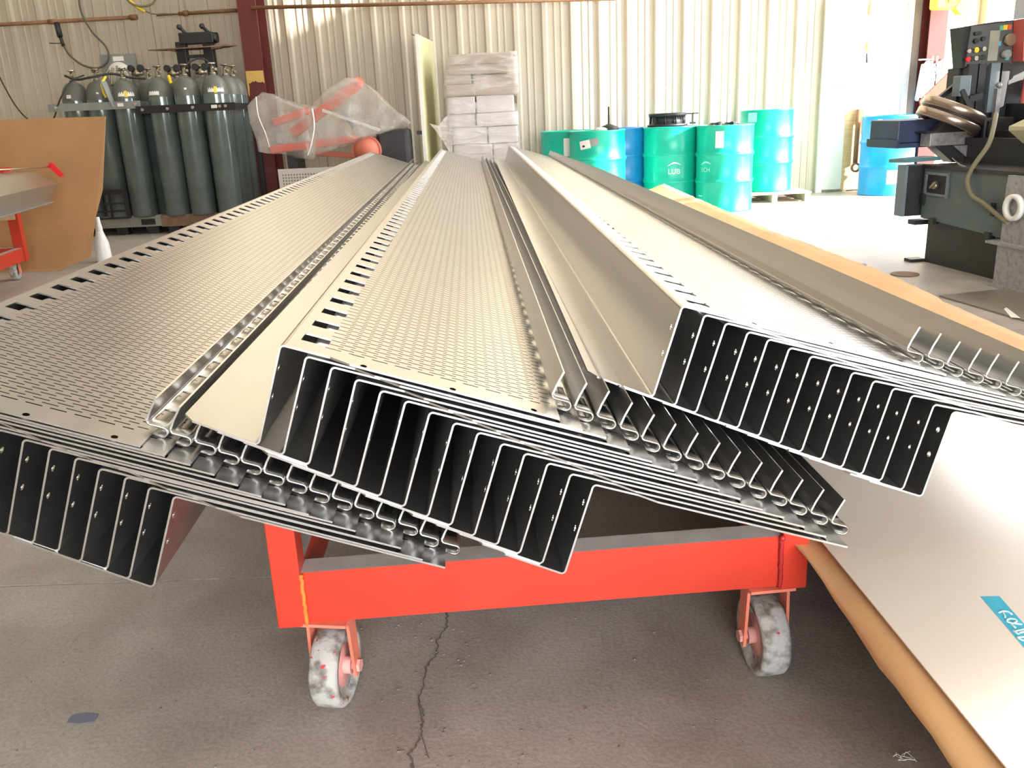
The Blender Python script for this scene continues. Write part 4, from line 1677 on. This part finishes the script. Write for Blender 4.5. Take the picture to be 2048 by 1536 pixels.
mb.lathe([(.045, -.03), (.055, -.01), (.055, .03), (.040, .035), (.034, .0)], (4.225, 10.66, .285), 20, Matrix.Rotation(R(90), 3, 'X'), closed=True)
mb.build('elbow_ring', M_COPPER, t)
mb = MB()
mb.box(4.10, 4.32, WY - .055, WY - .04, .02, .95)
o = mb.build('timber_board', M_WOOD)
tag(o, 'pale timber board behind the drain pipe at the door', 'board')

# yellow hoist body up on the right column, cloth and chain below
t = thing('yellow_lamp', 'yellow work lamp hung on the red column, upper right', 'lamp', (4.98, 10.25, 1.95), world=True)
mb = MB()
mb.box(4.78, 5.06, 10.18, 10.34, 1.96, 2.40, bev=.03)
mb.box(4.94, 5.04, 10.34, 10.52, 2.2, 2.3)
mb.prism([(5.00, 10.17, 1.97), (5.16, 10.17, 2.2), (5.13, 10.17, 1.90), (5.06, 10.17, 1.90)], (0, .12, 0))
mb.build('lamp_body', mat('warm_yellow_plastic', (.85, .55, .05), .4), t)
mb = MB()
mb.box(4.92, 5.02, 10.165, 10.18, 2.02, 2.2)
mb.build('lamp_lens', mat('amber_lens', (.75, .28, .02), .3), t)
mb = MB()
n = 16
rows = []
for j_ in range(12):
    z = 1.45 - .42 * j_ / 11
    rows.append([mb.b.verts.new((4.83 + .15 * i / n - .015 * j_ / 11 * (1 - i / n) * 3, 10.48 + .018 * math.sin(i * 1.5 + j_ * .12) - .01 * j_ / 11, z - .06 * (i / n - .5) ** 2 * 4 * (1 if j_ == 0 else 0) - (.02 * math.sin(i) if j_ == 11 else 0))) for i in range(n + 1)])
for j_ in range(11):
    for i in range(n):
        f = mb.b.faces.new((rows[j_][i], rows[j_][i + 1], rows[j_ + 1][i + 1], rows[j_ + 1][i]))
        f.smooth = True
mb.beam((4.80, 10.50, 1.462), (5.0, 10.53, 1.462), .012, .012)
o = mb.build('hanging_cloth', M_CLOTH, solid=.004)
tag(o, 'grey-white cloth hanging left of the red corner column', 'cloth')
t = thing('chain', 'steel chain looped over the cloth near the red corner column', 'chain', (4.99, 10.26, 1.2), world=True)
for s, x0 in ((0, 4.955), (1, 5.005)):
    for k in range(9):
        z = 1.47 - k * .038
        mb = MB()
        ax = Matrix.Rotation(R(90), 3, 'X') if k % 2 else Matrix.Rotation(R(90), 3, 'Y')
        pts = [Vector((.010 * math.cos(a_), .022 * math.sin(a_), 0)) for a_ in [2 * PI * q / 12 for q in range(13)]]
        q_ = Matrix.Rotation(R(90), 3, 'X') if k % 2 == 0 else Matrix.Rotation(R(90), 3, 'Z') @ Matrix.Rotation(R(90), 3, 'X')
        mb.tube([Vector((x0 - .02 * k / 9 * s, 10.49, z)) + q_ @ p_ for p_ in pts], .0045, 5)
        mb.build('chain_link', M_CHROME, t)
mb = MB()
mb.prism([(4.93, 10.47, 1.12), (5.02, 10.47, 1.14), (5.0, 10.47, .92), (4.94, 10.47, .90)], (0, .03, 0))
mb.build('chain_hook', M_SILVER, t)
mb = MB()
mb.box(5.02, 5.10, 10.485, 10.519, .85, 1.44, bev=.012)
o = mb.build('white_strap', M_WHITE)
tag(o, 'wide white strap hanging on the front of the red corner column', 'strap')
mb = MB()
mb.box(5.16, 5.40, 10.73, 10.765, 0, 2.6)
o = mb.build('trim_1', mat('cream_jamb', (.78, .66, .42), .5))
o['kind'] = 'structure'

# ================================================================== band saw at the right edge
saw = thing('band_saw', 'dark blue-grey metal-cutting band saw with control box, at right edge', 'saw', (2.78, 5.85, 0), R(-82.23))


HEAD = .075     # the head stands this far in from the work table


def sp(name, mt, par=None, off=0.0):
    """decorator-like helper: returns a function that fills a mesh for one saw part (axes: along, into machine, up)"""
    def go(fn):
        mb = MB()
        fn(mb)
        for v in mb.b.verts:
            v.co.y += off
        return mb.build(name, mt, par or saw)
    return go


sp('saw_base', M_DARK)(lambda m_: m_.box(.0, 1.45, .06, 1.0, 0, .32))
def tank(m_):
    m_.prism([(0, 0, .635), (0, 0, .30), (1.5, 0, .235), (1.5, 0, .635)], (0, 1.1, 0))
tk = sp('coolant_tank', M_MACH)(tank)
sp('tank_rim', M_DARK, tk)(lambda m_: m_.box(-.01, 1.5, -.012, 1.1, .620, .645))
wf = sp('window_frame', M_MACHLT, tk)(lambda m_: (m_.box(.03, .27, -.012, 0, .585, .600), m_.box(.03, .27, -.012, 0, .455, .468), m_.box(.03, .045, -.012, 0, .455, .60), m_.box(.255, .27, -.014, 0, .445, .605)))
sp('window_recess', M_BLACK, tk)(lambda m_: m_.box(.045, .255, -.004, .002, .468, .585))
sp('latch_knob', M_BRONZE, tk)(lambda m_: (m_.cyl((.15, -.002, .52), (.15, -.03, .52), .022, 12), m_.beam((.12, -.03, .505), (.18, -.03, .545), .014, .014)))
for a in (.0, .69):
    sp('hinge_tab', M_DARK, tk)(lambda m_: (m_.box(a - .012 + .02, a + .016 + .02, -.016, 0, .385, .46), m_.box(a + .03, a + .04, -.022, 0, .40, .45)))
for a in (.12, .67):
    sp('drain_stub', M_DARK, tk)(lambda m_: m_.box(a, a + .05, -.02, .02, .30 - .043 * a - .02, .30 - .043 * a + .015))
sp('rating_plate', M_CREAM, tk)(lambda m_: m_.box(.795, .865, -.004, 0, .475, .575))
gb = sp('gear_box', M_MACHLT)(lambda m_: m_.box(-.12, -.028, -.12, .06, .31, .642))
sp('gear_box_front', M_DARK, gb)(lambda m_: m_.box(-.030, -.024, -.10, .04, .312, .64))
sp('box_lid', mat('teal_grey_lid', (.10, .22, .25), .45))(lambda m_: m_.prism([(-.20, -.14, .655), (-.02, -.13, .660), (-.02, .12, .665), (-.20, .12, .665)], (0, 0, .022)))
sp('bolt_ear', M_DARK)(lambda m_: (m_.box(-.06, .02, -.05, .06, .255, .285), m_.box(-.08, .0, -.04, .06, 0, .02)))
# work table, vice and trough
sp('trough', mat('dark_navy_paint', (.035, .05, .11), .4, vary=.2))(lambda m_: (m_.box(-.55, -.18, -.10, .14, .745, .775), m_.box(-.55, -.20, -.09, .32, .777, .925, bev=.006), m_.box(-.55, -.17, -.11, -.092, .75, .80)))
sp('table_slab', M_SILVER)(lambda m_: m_.box(-.16, -.05, .05, .40, .755, .838, bev=.004))
sp('table_top', M_DARK)(lambda m_: (m_.box(-.5, -.06, .03, .9, .839, .850), m_.box(-.05, 1.2, .42, 1.0, .64, .84)))
sp('table_knee', M_DARK)(lambda m_: (m_.prism([(-.14, .08, .755), (-.14, .40, .755), (-.14, .36, .645), (-.14, .22, .645)], (.10, 0, 0)), m_.box(-.1, 1.1, .30, .95, .60, .80)))
sp('knee_web', M_SILVER)(lambda m_: m_.prism([(-.03, .20, .752), (-.03, .36, .752), (-.03, .34, .65)], (.012, 0, 0)))
# columns and head
sp('column_body', M_BLACK)(lambda m_: (m_.box(-.30, -.14, .50, 1.05, .60, 1.24), m_.box(-.12, .9, .62, 1.05, .60, 1.0)))
for a, b2, mt in ((.235, .30, M_BLACK), (.31, .36, M_DARK), (.395, .46, M_MACHLT), (.475, .53, M_BLACK)):
    sp('guide_post', mt, off=HEAD)(lambda m_: m_.box(-.22, -.10, a, b2, .95 if mt is M_MACHLT else .80, 1.26))
sp('saw_head', M_DARK, off=HEAD)(lambda m_: (m_.box(-.28, -.12, .20, .72, .82, 1.0, bev=.02), m_.box(-.24, .05, .28, .50, .70, .92, bev=.015), m_.box(-.30, -.18, .22, .8, 1.0, 1.24), m_.prism([(-.16, .02, .84), (-.16, .28, .84), (-.16, .28, 1.0), (-.16, .17, .95)], (.06, 0, 0)), m_.prism([(.045, .30, .90), (.045, .40, .90), (.045, .48, .72), (.045, .30, .72)], (.02, 0, 0))))
sp('switch_box', M_MACHLT, off=HEAD)(lambda m_: m_.box(-.14, -.06, .155, .235, 1.06, 1.19, bev=.006))
sp('clamp_arm', M_DARK, off=HEAD)(lambda m_: (m_.beam((-.06, .17, 1.10), (-.05, .24, .98), .03, .03), m_.beam((-.06, .22, 1.04), (-.06, .31, 1.06), .05, .04), m_.beam((-.05, .195, .99), (-.05, .225, .94), .012, .012)))
sp('blade_guide', M_SILVER, off=HEAD)(lambda m_: (m_.box(-.08, -.05, .42, .45, .86, 1.10), m_.ball((-.06, .435, 1.12), .02)))
sp('slanted_bar', M_BLACK, off=HEAD)(lambda m_: m_.beam((-.20, .09, 1.04), (-.20, .38, 1.25), .028, .030))
sp('coolant_tube', M_PINK, off=HEAD)(lambda m_: m_.tube([(-.06, .62, .96), (-.06, .63, 1.10), (-.06, .64, 1.19), (-.06, .69, 1.22)], .022, 10, sub=5))
sp('filter_cup', M_CREAM, off=HEAD)(lambda m_: m_.cyl((-.06, .74, 1.04), (-.06, .74, 1.17), .055, 18))
# control box
cb = sp('control_box', M_BLACK, off=HEAD)(lambda m_: m_.prism([(-.14, .165, 1.487), (-.14, .215, 1.238), (-.14, .80, 1.242), (-.14, .80, 1.53), (-.14, .42, 1.515)], (-.10, 0, 0)))
PF = -.128
fc = sp('control_face', mat('dark_grey_face', (.085, .09, .09), .5, vary=.1), cb, off=HEAD)(lambda m_: m_.prism([(PF, .24, 1.49), (PF, .225, 1.262), (PF, .225, 1.245), (PF, .56, 1.252), (PF, .56, 1.515)], (-.014, 0, 0)))
sp('gauge_window', M_OLIVE, cb, off=HEAD)(lambda m_: m_.box(PF, PF + .006, .375, .445, 1.275, 1.46))
knobs = [(.27, 1.445, .012, M_BLACK), (.292, 1.447, .012, M_BLACK), (.275, 1.40, .016, M_BLACK), (.325, 1.412, .014, M_BLACK), (.232, 1.34, .013, M_CHROME), (.255, 1.345, .012, M_BLACK), (.282, 1.345, .017, M_YEL),
         (.31, 1.347, .014, M_BLACK), (.335, 1.35, .014, M_CHROME), (.232, 1.290, .015, M_FLAG), (.258, 1.292, .014, M_BLACK), (.287, 1.294, .015, M_CHROME), (.312, 1.296, .015, M_BLACK), (.338, 1.298, .016, M_BLACK)]
for a, z, r_, mt in knobs:
    sp('push_button', mt, fc, off=HEAD)(lambda m_: m_.cyl((PF, a, z), (PF + .022, a, z), r_, 12))
sp('dial_knob', M_BRONZE, fc, off=HEAD)(lambda m_: m_.cyl((PF, .51, 1.40), (PF + .035, .51, 1.40), .038, 20))
sp('dial_knob', M_GREY, fc, off=HEAD)(lambda m_: m_.cyl((PF, .488, 1.312), (PF + .05, .488, 1.312), .026, 18))
for a, z, wd, ht, mt in ((.455, 1.475, .025, .03, M_GREEN), (.482, 1.477, .028, .03, M_YEL), (.512, 1.478, .03, .03, M_ORANGE), (.455, 1.38, .018, .028, M_BLUETIN), (.52, 1.285, .03, .018, M_BLUETIN), (.52, 1.312, .03, .018, M_FLAG)):
    sp('colour_sticker', mt, fc, off=HEAD)(lambda m_: m_.box(PF, PF + .002, a - wd / 2, a + wd / 2, z - ht / 2, z + ht / 2))
sp('red_cover', M_PINK, cb, off=HEAD)(lambda m_: m_.prism([(-.12, .53, 1.518), (-.12, .555, 1.262), (-.12, .80, 1.255), (-.12, .80, 1.535)], (.10, 0, 0)))
sp('top_cover', mat('pale_grey_cover', (.45, .47, .52), .4), cb, off=HEAD)(lambda m_: m_.box(-.30, -.02, .66, .82, 1.535, 1.70))
# cream chip tray
def tray(m_):
    m_.prism([(.62, .10, .885), (1.25, .10, .885), (1.25, .62, 1.08), (.62, .55, 1.06)], (0, 0, -.022))
    m_.prism([(.62, .10, .863), (1.25, .10, .863), (1.25, .14, .79), (.70, .14, .79)], (0, .3, 0))
sp('chip_tray', M_CREAM)(tray)
# front leg
lg = sp('outfeed_leg', M_SILVER)(lambda m_: (m_.box(.86, 1.3, -.05, -.03, .24, .63), m_.box(.88, 1.3, -.08, -.03, .02, .245), m_.box(.82, 1.3, -.09, .15, 0, .02), m_.box(.85, .87, -.02, .14, .02, .24), m_.box(.80, 1.3, -.10, .12, .245, .26)))
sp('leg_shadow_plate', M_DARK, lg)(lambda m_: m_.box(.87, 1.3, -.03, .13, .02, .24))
sp('hose_reel', M_WHITE, lg)(lambda m_: m_.lathe([(.05, -.015), (.075, -.012), (.075, .012), (.05, .015)], (.96, -.07, .46), 24, Matrix.Rotation(R(90), 3, 'X'), closed=True))
sp('cable', M_HOSE)(lambda m_: m_.tube([(.36, .20, .95), (.46, .12, .87), (.54, .04, .78), (.50, -.01, .66), (.485, -.03, .57), (.55, -.035, .49), (.66, -.035, .455), (.80, -.04, .40), (.92, -.06, .37)], .014, 8, sub=6))
sp('chip_brush', M_SILVER)(lambda m_: [m_.tube([(.36 + .012 * k, -.005, .655), (.30 + .02 * k, -.02, .70 - .01 * k)], .0022, 5) for k in range(6)])

# polished ring pair lying tilted on the saw table
t = thing('steel_ring', 'brown polished double steel ring lying tilted on the band saw table', 'ring', (2.955, 5.93, .945))
Q = Matrix.Rotation(R(23), 3, 'Y') @ Matrix.Rotation(R(4), 3, 'X')
for z0, hh in ((-.066, .062), (.006, .060)):
    mb = MB()
    mb.lathe([(.165, z0), (.197, z0), (.205, z0 + .006), (.205, z0 + hh - .010), (.195, z0 + hh), (.165, z0 + hh)], (0, 0, 0), 48, Q, closed=True)
    mb.build('ring_band', M_RING, t)
mb = MB()
mb.lathe([(.165, -.012), (.192, -.012), (.192, .014), (.165, .014)], (0, 0, 0), 40, Q, closed=True)
mb.build('ring_groove', M_DARK, t)

# rust-red guard board standing behind the saw
mb = MB()
mb.prism([(3.33, 6.62, 1.30), (3.06, 6.62, 1.04), (3.10, 6.62, .93), (3.55, 6.62, .90), (3.60, 6.62, 1.30)], (0, .02, 0))
mb.box(3.40, 3.50, 6.60, 6.66, 0, 1.0)
o = mb.build('guard_board', mat('rust_red_board', (.42, .13, .085), .6, vary=.08))
tag(o, 'rust-red guard board standing behind the band saw ring', 'board')

# ================================================================== small things on the floor
t = thing('floor_sheet', 'dull brown sheet of metal lying flat on floor before the band saw', 'sheet', (2.7, 4.1, 0), world=True)
mb = MB()
mb.prism([(2.41, 4.76, .001), (2.79, 4.85, .001), (3.75, 3.75, .001), (2.75, 2.85, .001)], (0, 0, .008))
mb.build('metal_sheet', M_MATTIN, t)
mb = MB()
mb.prism([(2.555, 4.37, .009), (2.585, 4.40, .009), (2.52, 4.16, .009), (2.48, 4.19, .009)][:2] + [(2.525, 4.17, .009), (2.49, 4.19, .009)], (0, 0, .001))
mb.build('paper_sticker', M_WHITE, t)
mb = MB()
mb.cyl((2.52, 5.44, .0005), (2.52, 5.44, .006), .085, 24)
o = mb.build('rusty_disc', M_RUST)
tag(o, 'flat rusty red disc lying on floor between paper and band saw', 'disc')
for x, y, a, lab in ((2.31, 6.02, .5, 'scrap of blue tape on the floor by the paper, farther one'), (2.37, 5.86, -.3, 'scrap of blue tape on the floor by the paper, nearer one')):
    mb = MB()
    mb.box(x - .07, x + .07, y - .03, y + .03, .001, .004, rz=a)
    o = mb.build('tape_scrap', mat('deep_blue_tape', (.06, .10, .40), .5))
    tag(o, lab, 'tape')
mb = MB()
rl = random.Random(5)
for k in range(9):
    p0 = Vector((.640 + rl.uniform(-.004, .004), 1.222 + rl.uniform(-.004, .004), .004))
    mb.tube([p0, p0 + Vector((rl.uniform(-.012, .012), rl.uniform(-.008, .008), rl.uniform(0, .006))), p0 + Vector((rl.uniform(-.018, .018), rl.uniform(-.012, .012), rl.uniform(-.002, .006)))], .0007, 5, sub=3)
o = mb.build('lint_tuft', M_WHITE)
tag(o, 'tiny pale tuft of lint on the floor below the stainless sheet', 'lint')
mb = MB()
mb.prism([(-.862 + .028 * math.cos(q * PI / 4) * (1 + .3 * (q % 2)), 1.432 + .016 * math.sin(q * PI / 4), .0008) for q in range(8)], (0, 0, .0006))
mb.build('blue_paint_spot', mat('faded_blue_spot', (.17, .18, .24), .8), floor)
